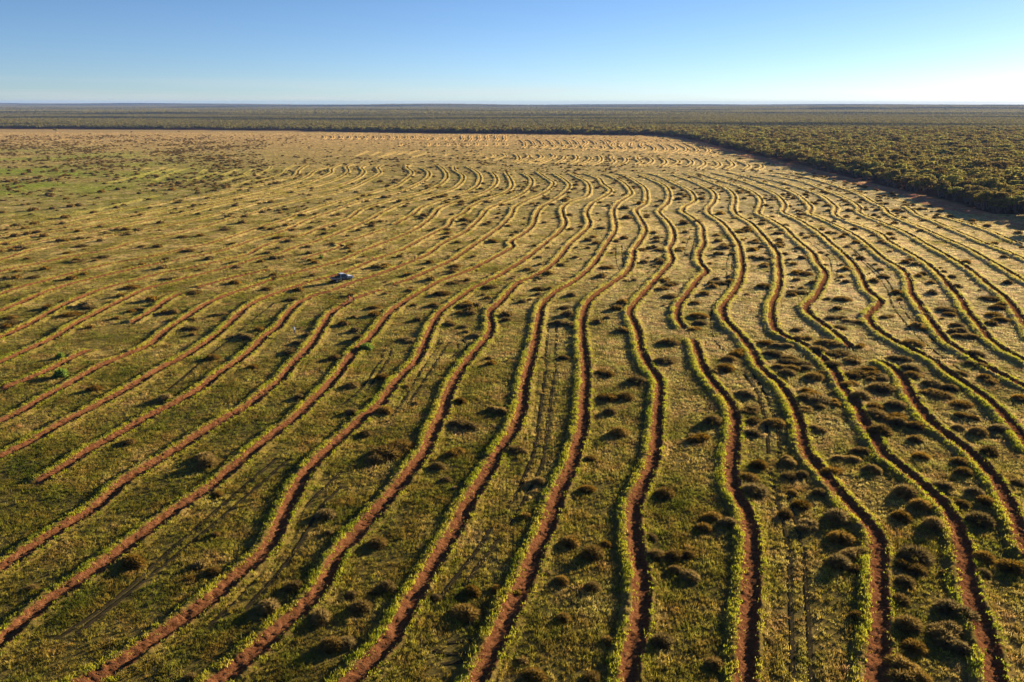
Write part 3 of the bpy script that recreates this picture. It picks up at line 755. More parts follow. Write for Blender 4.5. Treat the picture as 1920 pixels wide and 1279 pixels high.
# ---------------------------------------------------------------- wheel tracks
TRACKS = [
 [('B', [(1165,480),(1155,600),(1148,720),(1130,900),(1105,1080),(1080,1230)]), ('E', [(1055,60),(1000,190),(930,310)])],
 [('B', [(1212,480),(1207,600),(1203,720),(1180,900),(1160,1060),(1140,1230)]), ('E', [(1128,60),(1062,190),(1000,310),(930,400)])],
 [('E', [(835,420),(790,500),(700,620),(620,720),(550,820)])], [('E', [(880,470),(850,520),(760,640),(690,740)])],
 [('F', [(490,100),(530,270),(570,400),(597,560),(603,750),(610,900),(620,1279)])], [('F', [(590,220),(640,390),(672,520),(685,640),(698,800),(710,1000),(727,1279)])],
 [('C', [(340,780),(400,860),(440,960),(470,1080),(485,1230)])], [('C', [(390,780),(450,870),(490,960),(530,1080),(548,1230)])],
 [('D', [(1560,20),(1350,200),(1200,330),(1050,460),(900,590),(640,820),(320,1040)])], [('D', [(1630,20),(1460,170),(1300,310),(1000,560),(700,800),(430,1010)])],
 [('D', [(1917,100),(1760,250),(1660,360),(1570,540),(1450,680),(1300,840),(1170,970)])], [('D', [(1917,180),(1800,300),(1720,440),(1620,600),(1500,740),(1380,870)])],
 [('A', [(1540,385),(1420,480),(1290,590),(1150,700),(1000,830),(880,920)])],
 [('B', [(250,620),(225,700),(160,800),(100,880),(0,960)])], [('B', [(290,630),(270,690),(200,800),(140,880)])],
 [('B', [(560,590),(480,710),(400,850),(330,960),(250,1060)])], [('B', [(610,600),(530,720),(460,830),(380,950)])],
 [('B', [(640,590),(660,620),(655,660),(620,690)])], [('B', [(680,590),(705,620),(700,650)])],
 [('C', [(270,80),(250,150),(245,220),(255,300),(220,370),(170,420),(158,500),(180,590),(240,660)])], [('C', [(290,90),(278,160),(275,230)])],
 [('C', [(930,50),(1000,140),(1080,220),(1150,310),(1180,400),(1240,480),(1330,580),(1450,680),(1590,780)])], [('C', [(960,80),(1050,170),(1150,260),(1200,350),(1260,450),(1360,550),(1480,650)])],
 [('C', [(700,30),(760,80),(820,130),(835,200),(820,280)])], [('C', [(740,40),(800,80),(860,140),(868,200),(850,270)])],
 [('B', [(1540,80),(1545,150),(1560,200),(1600,240),(1625,275)])], [('B', [(1575,60),(1580,140),(1600,210),(1650,270)])],
 [('C', [(10,110),(20,60),(40,10)])], [('C', [(40,140),(50,90),(70,20)])],
 [('E', [(520,1100),(600,1130),(690,1120),(780,1100)])], [('E', [(560,1180),(650,1170),(740,1150)])], [('E', [(600,1060),(690,1050),(780,1040)])],
]
for segs in TRACKS:
    line = resample(world_line(segs), 0.4)
    stamp(line, 0.22, 2)
    d = np.gradient(line, axis=0); d /= np.linalg.norm(d, axis=1)[:, None] + 1e-9
    nrm = np.stack([d[:, 1], -d[:, 0]], 1)
    us = np.array([-0.28, -0.18, 0.0, 0.14, 0.26]); zs = np.array([-0.02, 0.02, 0.012, 0.055, -0.02])
    wv = 0.8 + 0.5 * fbm(line[:, 0] * 0.6, line[:, 1] * 0.6, 2)
    V = np.stack([line[:, 0][:, None] + nrm[:, 0][:, None] * us * wv[:, None], line[:, 1][:, None] + nrm[:, 1][:, None] * us * wv[:, None],
                  zs[None, :] + rng.normal(0, 0.012, (len(line), 5))], 2)
    n = len(line); idx = np.arange(n * 5).reshape(n, 5)
    q = np.stack([idx[:-1, :-1], idx[:-1, 1:], idx[1:, 1:], idx[1:, :-1]], 2).reshape(-1)
    o0 = np.array([line[0, 0], line[0, 1], 0])
    o = link('wheel_track', mesh_np('wheel_track', V.reshape(-1, 3) - o0, q, 4, [MAT['track']]), None, tuple(o0))
    tag(o, kind='structure')

# ---------------------------------------------------------------- woodland edge and the ground sheet
EDGE_PX = [(2500,600),(2200,510),(1990,440),(1920,416),(1820,392),(1755,374),(1700,361),(1620,341),(1540,321),(1480,307),(1420,294),(1360,279),(1310,266),(1270,257),(1220,253.5),(1100,252.5),(960,251),(820,250),(700,248),(560,246),(400,244.5),(200,243.5),(0,243),(-200,243)]
EDGE = np.array([ground(u, v) for u, v in EDGE_PX])


def in_wood(x, y):
    """true beyond the woodland edge: point in polygon closed far behind the edge"""
    poly = np.vstack([EDGE, [[-30000, EDGE[-1, 1]], [-30000, 40000], [40000, 40000], [40000, EDGE[0, 1]]]])
    inside = np.zeros(np.shape(x), dtype=bool)
    j = len(poly) - 1
    for i in range(len(poly)):
        xi, yi = poly[i]; xj, yj = poly[j]
        c = ((yi > y) != (yj > y)) & (x < (xj - xi) * (y - yi) / (yj - yi + 1e-12) + xi)
        inside ^= c
        j = i
    return inside


def edge_dist(x, y):
    """distance to the edge line (for points anywhere)"""
    d = np.full(np.shape(x), 1e9)
    for a, b in zip(EDGE[:-1], EDGE[1:]):
        ab = b - a
        t = np.clip(((x - a[0]) * ab[0] + (y - a[1]) * ab[1]) / (ab @ ab), 0, 1)
        d = np.minimum(d, np.hypot(x - a[0] - t * ab[0], y - a[1] - t * ab[1]))
    return d


def height(x, y):
    """flat paddock, then very low rises far off"""
    k = np.clip((y - 2500) / 3000, 0, 1)
    r1 = fbm(x / 3800 + 4.2, y / 1700 + 9.1, 3)
    far = np.clip((y - 6000) / 5000, 0, 1)
    return k * (np.clip(r1 - 0.5, 0, 1) * 70 + far * 6)


ys = np.concatenate([np.linspace(-60, 20, 12, endpoint=False), np.geomspace(20, 13000, 330)])
xs_t = np.sinh(np.linspace(-1, 1, 321) * 5.2) / math.sinh(5.2) * 14000
GX, GY = np.meshgrid(xs_t, ys)
GZ = height(GX, GY)
n0, m0 = GX.shape
idx = np.arange(n0 * m0).reshape(n0, m0)
q = np.stack([idx[:-1, :-1], idx[:-1, 1:], idx[1:, 1:], idx[1:, :-1]], 2).reshape(-1)
gme = mesh_np('ground', np.stack([GX, GY, GZ], 2).reshape(-1, 3), q, 4, [MAT['ground']], True)
at = gme.attributes.new('woodland', 'FLOAT', 'POINT')
wd = np.where(in_wood(GX, GY), 1.0, 0.0)
at.data.foreach_set('value', wd.astype(np.float32).ravel())
tag(link('ground', gme), kind='structure')

# bare red strip along the woodland edge
el = resample([tuple(p) for p in EDGE[2:14]], 3.0)
d = np.gradient(el, axis=0); d /= np.linalg.norm(d, axis=1)[:, None]
nrm = np.stack([-d[:, 1], d[:, 0]], 1)      # towards the paddock
sgn = -1.0 if in_wood(np.array([el[3, 0] + nrm[3, 0] * 8]), np.array([el[3, 1] + nrm[3, 1] * 8]))[0] else 1.0
us = np.array([-4.0, 0.0, 4.0, 8.0, 12.0])
wv = 0.7 + 0.6 * fbm(el[:, 0] * 0.03, el[:, 1] * 0.03, 3)
V = np.stack([el[:, 0][:, None] + sgn * nrm[:, 0][:, None] * us * wv[:, None], el[:, 1][:, None] + sgn * nrm[:, 1][:, None] * us * wv[:, None], np.full((len(el), 5), 0.02)], 2)
V[:, 1:4, 2] += 0.03
V[:, (0, 4), 2] = -0.03
n = len(el); idx = np.arange(n * 5).reshape(n, 5)
q = np.stack([idx[:-1, :-1], idx[:-1, 1:], idx[1:, 1:], idx[1:, :-1]], 2).reshape(-1)
tag(link('dirt_track', mesh_np('dirt_track', V.reshape(-1, 3), q, 4, [MAT['break']], True)), kind='structure')
# ---------------------------------------------------------------- scattering (only for the uncountable plants)
def source_collection(name, meshes):
    col = bpy.data.collections.new(name)            # not linked to the scene: only the copies are drawn
    for i, me in enumerate(meshes):
        o = bpy.data.objects.new('%s_%02d' % (name, i), me)
        col.objects.link(o)
    return col


def scatter(name, xyz, scl, rot, pick, col, kind='stuff', label=None):
    me = bpy.data.meshes.new(name)
    xyz = np.asarray(xyz, dtype=np.float32)
    me.vertices.add(len(xyz))
    me.vertices.foreach_set('co', xyz.ravel())
    for nm, arr, ty in (('scl', scl, 'FLOAT'), ('rot', rot, 'FLOAT'), ('pick', pick, 'INT')):
        a = me.attributes.new(nm, ty, 'POINT')
        a.data.foreach_set('value', np.asarray(arr, dtype=np.float32 if ty == 'FLOAT' else np.int32))
    o = link(name, me)
    o['kind'] = kind
    if label: o['label'] = label
    g = bpy.data.node_groups.new(name + '_scatter', 'GeometryNodeTree')
    g.interface.new_socket('Geometry', in_out='INPUT', socket_type='NodeSocketGeometry')
    g.interface.new_socket('Geometry', in_out='OUTPUT', socket_type='NodeSocketGeometry')
    gi, go = g.nodes.new('NodeGroupInput'), g.nodes.new('NodeGroupOutput')
    ip = g.nodes.new('GeometryNodeInstanceOnPoints')
    ci = g.nodes.new('GeometryNodeCollectionInfo')
    ci.inputs[0].default_value = col
    ci.inputs[1].default_value = True
    ci.inputs[2].default_value = True
    ip.inputs['Pick Instance'].default_value = True

    def attr(nm, ty):
        n = g.nodes.new('GeometryNodeInputNamedAttribute')
        n.data_type = ty
        n.inputs[0].default_value = nm
        return n.outputs[0]
    cx = g.nodes.new('ShaderNodeCombineXYZ')
    er = g.nodes.new('FunctionNodeEulerToRotation')
    g.links.new(attr('rot', 'FLOAT'), cx.inputs[2])
    g.links.new(cx.outputs[0], er.inputs[0])
    g.links.new(gi.outputs[0], ip.inputs['Points'])
    g.links.new(ci.outputs[0], ip.inputs['Instance'])
    g.links.new(attr('pick', 'INT'), ip.inputs['Instance Index'])
    g.links.new(er.outputs[0], ip.inputs['Rotation'])
    g.links.new(attr('scl', 'FLOAT'), ip.inputs['Scale'])
    g.links.new(ip.outputs[0], go.inputs[0])
    md = o.modifiers.new('scatter', 'NODES')
    md.node_group = g
    return o


# ---------------------------------------------------------------- grass and seedlings
def tuft_mesh(i, n, spread, hgt, wid):
    one = np.array([0.0])
    v = blades(one, one, one + 0.02, n, one + hgt, one + wid, one + spread, 0.9)
    return mesh_np('grass_tuft', v, np.arange(len(v)), 3, [MAT['grass']])


near_col = source_collection('grass_tuft', [tuft_mesh(i, 11, 0.06 + 0.03 * (i % 3), 0.12 + 0.03 * (i % 4), 0.024) for i in range(8)])
far_col = source_collection('grass_clump', [tuft_mesh(i, 22, 0.30, 0.13 + 0.03 * (i % 3), 0.05) for i in range(6)])


def fan(n, d0, d1, power=1.0):
    """random points in the fan the camera sees, between two distances"""
    y = np.sqrt(rng.uniform(d0 * d0, d1 * d1, n))
    x = rng.uniform(-0.76, 0.76, n) * y + rng.uniform(-6, 6, n)
    return x, y


def keep_grass(x, y, dens):
    r = fbm(x * 0.22 + 7, y * 0.22, 3)
    p = np.clip((r - 0.25) * 3.0, 0.35, 1.0) * dens
    mk = masked(x, y)
    ok = ((mk == 0) | (mk == 3)) & (rng.random(len(x)) < p)
    return ok


gx, gy = [], []
x, y = fan(230000, 38, 135)
# sown rows: seedlings stand in lines 0.42 m apart in the middle and the right of the paddock
inrow = fbm(x * 0.03 + 40, y * 0.03, 2) > 0.42
skew = np.where(x > 22, 0.25, 0.0)
xr = x + skew * y
xr = np.where(inrow, np.round(xr / 0.42) * 0.42 + rng.normal(0, 0.03, len(x)) + 0.25 * (fbm(x * 0.02, y * 0.05, 2) - 0.5), xr)
x = xr - skew * y
ok = keep_grass(x, y, 1.0)
x, y = x[ok], y[ok]
o = scatter('grass', np.stack([x, y, np.where(masked(x, y) == 3, 0.16, 0.0)], 1), rng.uniform(0.7, 1.5, len(x)) * (0.75 + 0.7 * fbm(x * 0.5, y * 0.5 + 9, 2)), rng.random(len(x)) * 6.28, rng.integers(0, 8, len(x)), near_col)
x, y = fan(170000, 130, 330)
ok = keep_grass(x, y, 1.0); x, y = x[ok], y[ok]
scatter('grass', np.stack([x, y, np.where(masked(x, y) == 3, 0.16, 0.0)], 1), rng.uniform(0.7, 1.5, len(x)), rng.random(len(x)) * 6.28, rng.integers(0, 6, len(x)), far_col)
x, y = fan(110000, 325, 1250)
ok = keep_grass(x, y, 1.0) & ~in_wood(x, y); x, y = x[ok], y[ok]
scatter('grass', np.stack([x, y, np.zeros(len(x))], 1), rng.uniform(1.2, 2.4, len(x)), rng.random(len(x)) * 6.28, rng.integers(0, 6, len(x)), far_col)


# ---------------------------------------------------------------- shrubs
def shrub_mesh(name, seed, mat, n=520, lobes=1, core=True, tall=0.60, wide=0.030):
    """a dome of fine twigs about 2 m wide (radius 1) round a lumpy heart"""
    r = np.random.default_rng(seed)
    V, T = [], []
    cs = [(0, 0, 1.0)] if lobes == 1 else [(r.uniform(-.55, .55), r.uniform(-.4, .4), r.uniform(.5, .8)) for _ in range(lobes)]
    for (lx, ly, lr) in cs:
        if core:
            bm = bmesh.new()
            bmesh.ops.create_icosphere(bm, subdivisions=2, radius=1.0)
            base = len(V)
            for v in bm.verts:
                k = 0.80 + 0.22 * r.random()
                V.append((lx + v.co.x * lr * 0.62 * k, ly + v.co.y * lr * 0.62 * k, max(-0.03, v.co.z) * lr * tall * 0.68 * k))
            for f in bm.faces:
                T.append([base + v.index for v in f.verts])
            bm.free()
        m = int(n * (lr if lobes > 1 else 1))
        for _ in range(m):
            a = r.uniform(0, 6.2832); e = math.asin(r.uniform(0.03, 1.0))
            d = np.array([math.cos(a) * math.cos(e), math.sin(a) * math.cos(e), math.sin(e) * tall * 1.12])
            tip = d * lr * r.uniform(0.78, 1.16) + np.array([lx, ly, 0])
            bot = d * lr * r.uniform(0.30, 0.62) + np.array([lx, ly, 0])
            side = np.cross(d, r.normal(0, 1, 3)); side /= np.linalg.norm(side) + 1e-9
            w = wide * r.uniform(0.6, 1.5)
            base = len(V)
            mid = (tip * 0.6 + bot * 0.4)
            V += [tuple(bot), tuple(mid + side * w), tuple(tip + r.normal(0, .03, 3)), tuple(mid - side * w)]
            T += [[base, base + 1, base + 2], [base, base + 2, base + 3]]
    return mesh_np(name, V, np.array(T).ravel(), 3, [mat])


SHRUBS = [shrub_mesh('saltbush', 11 + i, MAT['twig'], 1500) for i in range(2)] + [shrub_mesh('saltbush', 15 + i, MAT['twig'], 1300, 1, False, 0.68, 0.024) for i in range(2)] + [shrub_mesh('saltbush', 31 + i, MAT['twig'], 900, 3) for i in range(3)] + \
         [shrub_mesh('saltbush', 51 + i, MAT['twig'], 900, 1, False, 0.6) for i in range(2)]

# near and middle shrubs read off the photograph: crop, x, y, width in crop pixels
SH = {
'C': [(90,450,90),(70,380,60),(100,490,80),(70,525,70),(210,262,90),(460,282,100),(640,312,140),(690,210,100),(1120,225,80),(1000,130,60),(1140,450,80),(900,350,130),(870,410,60),(860,455,90),(960,480,100),(880,512,120),(640,525,80),(670,572,90),(470,600,110),(560,620,90),(820,600,130),(760,640,100),(860,652,130),(510,662,110),(600,690,90),(580,742,140),(640,705,120),(260,690,110),(320,660,120),(240,742,120),(170,760,80),(590,772,90),(690,745,70),(850,720,130),(940,690,120),(1000,622,70),(740,792,110),(780,770,80),(940,832,110),(980,770,130),(1080,762,120),(1110,790,100),(1050,800,80),(1120,855,130),(700,880,130),(770,920,150),(690,912,90),(870,940,90),(850,885,50),(1000,900,110),(1080,960,90),(1200,950,110),(1090,1000,130),(1190,1012,150),(1210,1050,100),(1110,1095,120),(700,985,90),(770,962,70),(750,1085,100),(520,1050,130),(400,1040,90),(380,990,110),(360,890,100),(170,1045,110),(90,1135,110),(390,1110,90),(1310,1140,110),(1310,1070,100),(1000,1205,120),(920,1255,110),(1210,690,110),(1280,742,120),(1290,785,90),(1290,602,130),(1400,830,100),(1390,880,120),(1450,890,130),(1500,855,90),(1560,940,140),(1600,1010,100),(1660,1105,90),(1780,1080,120),(1550,1080,80),(1640,660,110),(1640,725,90),(1560,772,100),(1700,800,80),(1740,822,90),(1350,520,90),(1480,412,110),(1500,442,70),(1540,500,80),(1590,565,110),(1560,532,80),(1730,350,110),(1770,402,90),(1750,442,100),(1790,470,80),(1590,150,60),(1900,912,90),(1720,1215,110),(1340,1240,90),(580,1265,110)],
'F': [(170,345,110),(260,385,110),(120,410,100),(370,125,100),(430,55,100),(590,35,90),(600,122,80),(670,112,80),(410,195,140),(580,332,90),(670,277,110),(620,210,60),(770,210,80),(720,402,130),(870,345,140),(890,462,130),(960,535,140),(880,605,130),(970,640,100),(840,85,130),(920,35,100),(1070,80,90),(1250,205,130),(1340,280,130),(1230,345,100),(1410,392,130),(1460,165,130),(1560,35,110),(1580,95,100),(1570,272,90),(1640,205,110),(1710,255,140),(1670,365,130),(1310,555,210),(1240,620,90),(1310,642,120),(1250,705,120),(1225,810,100),(1690,572,100),(1850,625,150),(1690,662,80),(980,905,90),(1520,865,200),(1270,950,130),(1450,965,200),(1300,1075,130),(1540,1060,170),(1610,1100,90),(1290,1195,190),(1240,1255,150),(1340,1262,120),(480,1042,80),(30,560,80),(40,680,100),(190,1175,110),(1880,155,100),(1470,662,60)],
'E': [(1285,490,100),(1412,550,125),(1490,505,60),(1160,662,50),(1240,705,80),(1415,742,100),(1250,915,80),(870,752,70),(740,765,100),(700,885,140),(530,805,70),(205,495,100),(265,742,110),(190,775,70),(590,142,70),(545,65,80),(1110,150,80),(1380,192,90),(1820,215,110),(1740,462,70),(1770,565,100),(1870,565,110),(1880,645,80),(1800,1045,130),(1500,1045,90),(1090,1235,130),(1410,1255,120),(30,1055,110),(60,785,80),(110,855,120),(1400,22,70),(190,22,140),(985,775,60),(640,190,50)],
'D': [(1170,48,110),(1222,222,70),(750,602,130),(1200,655,90),(1070,700,70),(180,752,70),(1830,335,120),(1660,745,100),(1510,855,130),(1805,912,120),(1870,1065,150),(1210,452,60),(1080,1255,80),(1850,440,60)],
'B': [(1260,402,90),(1250,485,120),(1310,512,60),(1130,690,30),(1250,690,60),(1110,300,80),(1090,205,60),(1450,230,90),(1490,180,70),(1690,80,70),(1790,80,70),(1700,150,60),(640,172,70),(640,262,90),(525,392,80),(700,392,100),(830,287,90),(600,495,80),(690,512,60),(755,565,80),(395,582,110),(230,802,90),(245,990,100),(670,935,70),(870,985,110),(705,1055,140),(335,1175,160),(250,1215,170),(140,1115,90),(65,992,110),(640,1225,110),(990,1205,100),(565,325,100),(190,402,100),(100,582,80),(1510,992,80),(1500,905,140),(1600,905,100),(1490,772,110),(1660,812,120),(1560,1110,100),(1820,702,120),(1845,595,110),(1850,335,110),(1800,295,80),(840,722,60),(1860,270,70),(60,842,80),(1590,540,60),(420,945,50),(370,852,50)],
'A': [(460,60,80),(380,100,70),(450,140,120),(580,122,70),(940,142,110),(1320,152,90),(190,237,70),(90,242,60),(60,462,100),(400,442,110),(500,402,90),(740,292,90),(680,342,60),(730,180,80),(1090,322,80),(1320,267,70),(1500,302,70),(1665,355,90),(1390,207,70),(960,242,80),(980,432,70),(970,482,80),(800,412,70),(1080,522,80),(1240,442,80),(1215,540,50),(1455,528,80),(1365,570,100),(1640,652,110),(1700,602,80),(1195,690,80),(1420,742,60),(935,920,90),(720,1162,110),(530,868,80),(170,1142,70),(60,492,80),(60,290,50),(1150,1245,110),(1680,912,60),(1730,562,60),(1880,690,70),(1540,240,70)],
'T2': [(1050,702,110),(1290,772,60),(1080,862,110),(960,838,60),(1260,972,70),(990,745,110),(1560,1000,130),(1400,832,60),(930,720,60),(170,1135,120),(270,1132,100),(1240,995,60),(820,702,40),(1040,722,90)],
'T3': [(480,740,90),(400,850,90),(860,985,100),(840,910,110),(1260,808,80),(1490,772,50),(1250,845,90),(960,880,80),(670,1060,110),(1390,1015,100),(1560,955,90),(1700,1090,90),(1760,1068,80),(1290,1030,80),(1420,845,70)],
'T1': [(120,1045,160),(260,1038,80),(490,985,100),(590,900,70),(380,715,50),(890,780,60),(760,798,60),(340,612,50),(620,1195,100),(500,1250,90),(880,1080,50),(950,1100,90),(1040,1085,80),(1290,780,70),(1660,842,40),(940,1080,70),(1370,1130,110),(1720,985,100),(1690,1075,90),(1820,1025,80),(1750,1180,90),(1420,1235,90),(110,1130,70),(330,1128,70),(600,1148,60),(250,930,90),(530,905,80),(60,718,90),(220,632,100),(180,664,70)],
}
TRIM = {'C': (1280, 440), }
spots = []
for crop, lst in SH.items():
    s = CROPS[crop][2]
    for (cx_, cy_, w_) in lst:
        u, v = px(crop, cx_, cy_)
        wpx = w_ / s
        gx_, gy_ = ground(u, v + wpx * 0.12)
        dep = gy_ * CP + H * SP
        wm = wpx * dep / F * 1.08
        spots.append([gx_, gy_, wm / 2])
for i in range(len(spots) - 1, -1, -1):       # the same bush read twice where two views meet
    for j in range(i):
        if math.hypot(spots[i][0] - spots[j][0], spots[i][1] - spots[j][1]) < 0.5 * min(spots[i][2], spots[j][2]) + 0.3:
            spots.pop(i); break
spots = np.array(spots)
spots[:, 2] = np.clip(spots[:, 2], 0.35, 2.2)
order = np.argsort(-(spots[:, 2] / np.hypot(spots[:, 0], spots[:, 1])))
spots = spots[order]
near_spots, rest_spots = spots[:295], spots[295:]

bot = [(o, l) for k, o, l in FUR if k in ('B',)]


def word_size(r): return 'small' if r < 0.75 else ('broad' if r > 1.35 else 'rounded')


# where a shrub is: which furrow runs on its left, how far up that strip
LINES = [(o, l) for k, o, l in FUR if k in ('B', 'L', 'R', 'X')]


def left_of(x, y):
    best, bo = 1e9, None
    for o, l in LINES:
        i = int(np.argmin((l[:, 0] - x) ** 2 + (l[:, 1] - y) ** 2))
        j = min(i, len(l) - 2)
        t = l[j + 1] - l[j]
        side = t[0] * (y - l[j, 1]) - t[1] * (x - l[j, 0])
        dd = math.hypot(l[i, 0] - x, l[i, 1] - y)
        if side <= 0 and dd < best: best, bo = dd, o
    return bo


def short_ref(o):
    lab = o['label'] if o is not None else ''
    if 'cut by the bottom edge' in lab: return 'the %s furrow along the bottom edge' % lab.split(', ')[1].split(' from')[0]
    if 'along the left edge' in lab: return 'the %s furrow up the left edge' % lab.split(', ')[1].split(' from')[0]
    if 'along the right edge' in lab: return 'the %s furrow up the right edge' % lab.split(', ')[1].split(' from')[0]
    return next((v for k, v in XREF.items() if lab.startswith(k)), None)


XREF = {'short red furrow between two': 'the furrow between two green bushes', 'short red furrow piece starting': 'the short furrow piece ending at a shrub',
        'faint thin furrow just': 'the faint furrow beyond the short piece', 'thin furrow passing the person': 'the furrow passing the farthest person', 'hooked furrow': 'the distant hooked furrow',
        'long red furrow passing just below': 'the furrow just below the ute', 'furrow that starts at a grassy': 'the furrow beyond the standing pair',
        'wavy furrow that stops': 'the wavy furrow stopping centre right', 'wavy furrow that breaks': 'the furrow that breaks off among shrubs'}
strips = {}
shr = []
for (x, y, r) in near_spots:
    k = int(rng.integers(0, 4)) if r < 1.25 else int(rng.choice([0, 1, 2, 3, 4, 5, 6, 4, 5, 6]))
    if y > 75 and rng.random() < 0.25: k = int(rng.choice([7, 8]))
    o = link('saltbush_shrub', SHRUBS[k], None, (x, y, 0))
    o.rotation_euler = (0, 0, rng.random() * 6.28)
    hh = rng.uniform(0.85, 1.15) * (1.0 if y < 150 else 0.8)
    o.scale = (r * rng.uniform(.9, 1.25), r * rng.uniform(.8, 1.1), min(1.35, max(r * 0.95, 0.55)) * hh)
    ref = left_of(x, y)
    strips.setdefault(ref.name if ref else '', []).append((math.hypot(x, y), o, r, ref))
for key, lst in strips.items():
    lst.sort(key=lambda t: t[0])
    ref = lst[0][3]
    where = short_ref(ref)
    for i, (_, o, r, _r) in enumerate(lst, 1):
        if where is None: lab = '%s brown shrub, %s nearest in the paddock left of all furrows' % (word_size(r), nth(i))
        else: lab = '%s brown shrub, %s nearest right of %s' % (word_size(r), nth(i), where)
        tag(o, lab, 'shrub', 'brown shrubs dotted between the furrows')

# the remaining and the far shrubs: too many and too small to tell one from another
fx, fy, fr = [list(rest_spots[:, k]) for k in range(3)]
nx, ny = fan(60000, 45, 1150)
dens = fbm(nx * 0.02 + 11, ny * 0.012 + 3, 3)
lft = nx / ny
band = ((ny > 330) & (ny < 950) & (lft < -0.25)) * 0.36 + ((ny > 200) & (ny < 480)) * 0.12
p = np.clip((dens - 0.46) * 2.2, 0, 1) * 0.55 + band * np.clip((dens - 0.42) * 4, 0, 1) + 0.10
p *= np.where(ny < 150, 0.16, 1.0) * np.where((ny > 700) & (lft > -0.3), 0.25, 1.0)
ok = (rng.random(len(nx)) < p) & (masked(nx, ny) == 0) & ~in_wood(nx, ny) & (edge_dist(nx, ny) > 10)
nx, ny = nx[ok], ny[ok]
fx = np.concatenate([fx, nx]); fy = np.concatenate([fy, ny]); fr = np.concatenate([fr, rng.uniform(0.35, 1.5, len(nx)) * np.where(ny < 150, 0.6, 1.15)])
FSH = [shrub_mesh('far_saltbush', 71 + i, MAT['twig'], 150, 1, True, 0.6, 0.09) for i in range(4)]
scatter('far_shrubs', np.stack([fx, fy, np.zeros(len(fx))], 1), fr, rng.random(len(fx)) * 6.28, rng.integers(0, 4, len(fx)), source_collection('far_saltbush', FSH))
# dry straw tussocks, paler and finer
# ---------------------------------------------------------------- bright green bushes
GB = [shrub_mesh('green_bush', 91 + i, MAT['green'], 420, 1, True, 0.95, 0.07) for i in range(2)]
for (cr, bx, by, bw, lab) in (('A', 340, 695, 60, 'bright green bush, the upper of two standing together at the left'), ('A', 345, 800, 90, 'wide bright green bush, the lower of two standing together at the left'),
                              ('B', 140, 642, 90, 'yellow green bush growing in a gap across a red furrow below the pair of people'), ('A', 1805, 135, 30, 'small bright green bush in the grass beyond the parked ute')):
    u, v = px(cr, bx, by)
    x, y = ground(u, v)
    r = bw / CROPS[cr][2] * (y * CP + H * SP) / F / 2
    o = link('green_bush', GB[int(bw > 70)], None, (x, y, 0))
    o.scale = (r, r, r * (0.7 if cr == 'B' else 1.0)); o.rotation_euler = (0, 0, rng.random() * 6)
    tag(o, lab, 'bush', 'bright green bushes in the paddock')


# ---------------------------------------------------------------- trees
def crown_mesh(seed, hgt=6.0, rad=2.6, n_cl=9, per=62, leaf=0.34, mat=None):
    r = np.random.default_rng(seed)
    V = []
    for k in range(n_cl):
        a = 6.2832 * k / n_cl * 1.0 + r.uniform(-.5, .5)
        rr = rad * (0.15 if k == 0 else r.uniform(0.35, 0.82))
        c = np.array([math.cos(a) * rr, math.sin(a) * rr, hgt * (0.80 if k == 0 else r.uniform(0.45, 0.80))])
        cr = rad * r.uniform(0.36, 0.55)
        m = per
        d = r.normal(0, 1, (m, 3)); d /= np.linalg.norm(d, axis=1)[:, None]
        d[:, 2] = np.where(d[:, 2] < -0.35, -d[:, 2], d[:, 2])
        p = c + d * np.array([cr, cr, cr * 0.55]) * r.uniform(0.8, 1.05, (m, 1))
        t1 = r.normal(0, 1, (m, 3)); t1 /= np.linalg.norm(t1, axis=1)[:, None]
        t2 = np.cross(t1, d + r.normal(0, .6, (m, 3))); t2 /= np.linalg.norm(t2, axis=1)[:, None] + 1e-9
        s = leaf * r.uniform(0.6, 1.4, (m, 1))
        q = np.stack([p - t1 * s, p + t2 * s * .55, p + t1 * s, p - t2 * s * .55], 1)
        V.append(q.reshape(-1, 3))
    V = np.vstack(V)
    return mesh_np('crown', V, np.arange(len(V)), 4, [mat or MAT['crown']])


def trunk_mesh(seed, hgt=6.0, rad=2.6, stems=4):
    """several stems leaving one root and forking towards the crown"""
    r = np.random.default_rng(seed)
    V, Q = [], []

    def limb(p0, p1, r0, r1, seg=3):
        p0, p1 = np.array(p0), np.array(p1)
        base = len(V)
        ax = (p1 - p0) / np.linalg.norm(p1 - p0)
        u = np.cross(ax, [0.3, 1, 0.2]); u /= np.linalg.norm(u); w = np.cross(ax, u)
        for i in range(seg + 1):
            t = i / seg
            c = p0 + (p1 - p0) * t + np.array([0, 0, -0.25 * math.sin(math.pi * t)])
            rr = r0 + (r1 - r0) * t
            for k in range(5):
                a = 6.2832 * k / 5
                V.append(tuple(c + (u * math.cos(a) + w * math.sin(a)) * rr))
        for i in range(seg):
            for k in range(5):
                a = base + i * 5 + k; b = base + i * 5 + (k + 1) % 5
                Q.append([a, b, b + 5, a + 5])
    for s in range(stems):
        a = 6.2832 * s / stems + r.uniform(-.4, .4)
        mid = (math.cos(a) * rad * .28, math.sin(a) * rad * .28, hgt * .38)
        limb((math.cos(a) * .12, math.sin(a) * .12, -0.1), mid, .11, .075)
        for f in (-.5, .45):
            limb(mid, (math.cos(a + f) * rad * .6, math.sin(a + f) * rad * .6, hgt * r.uniform(.58, .75)), .07, .03, 2)
    return mesh_np('trunk', V, np.array(Q).ravel(), 4, [MAT['trunk']])


TREES = [(trunk_mesh(200 + i, h, rd), crown_mesh(220 + i, h, rd, nc, 70)) for i, (h, rd, nc) in enumerate([(5.6, 2.5, 9), (6.2, 2.9, 10), (4.8, 2.3, 8), (6.8, 2.8, 11), (5.2, 3.0, 10), (4.2, 2.0, 7)])]

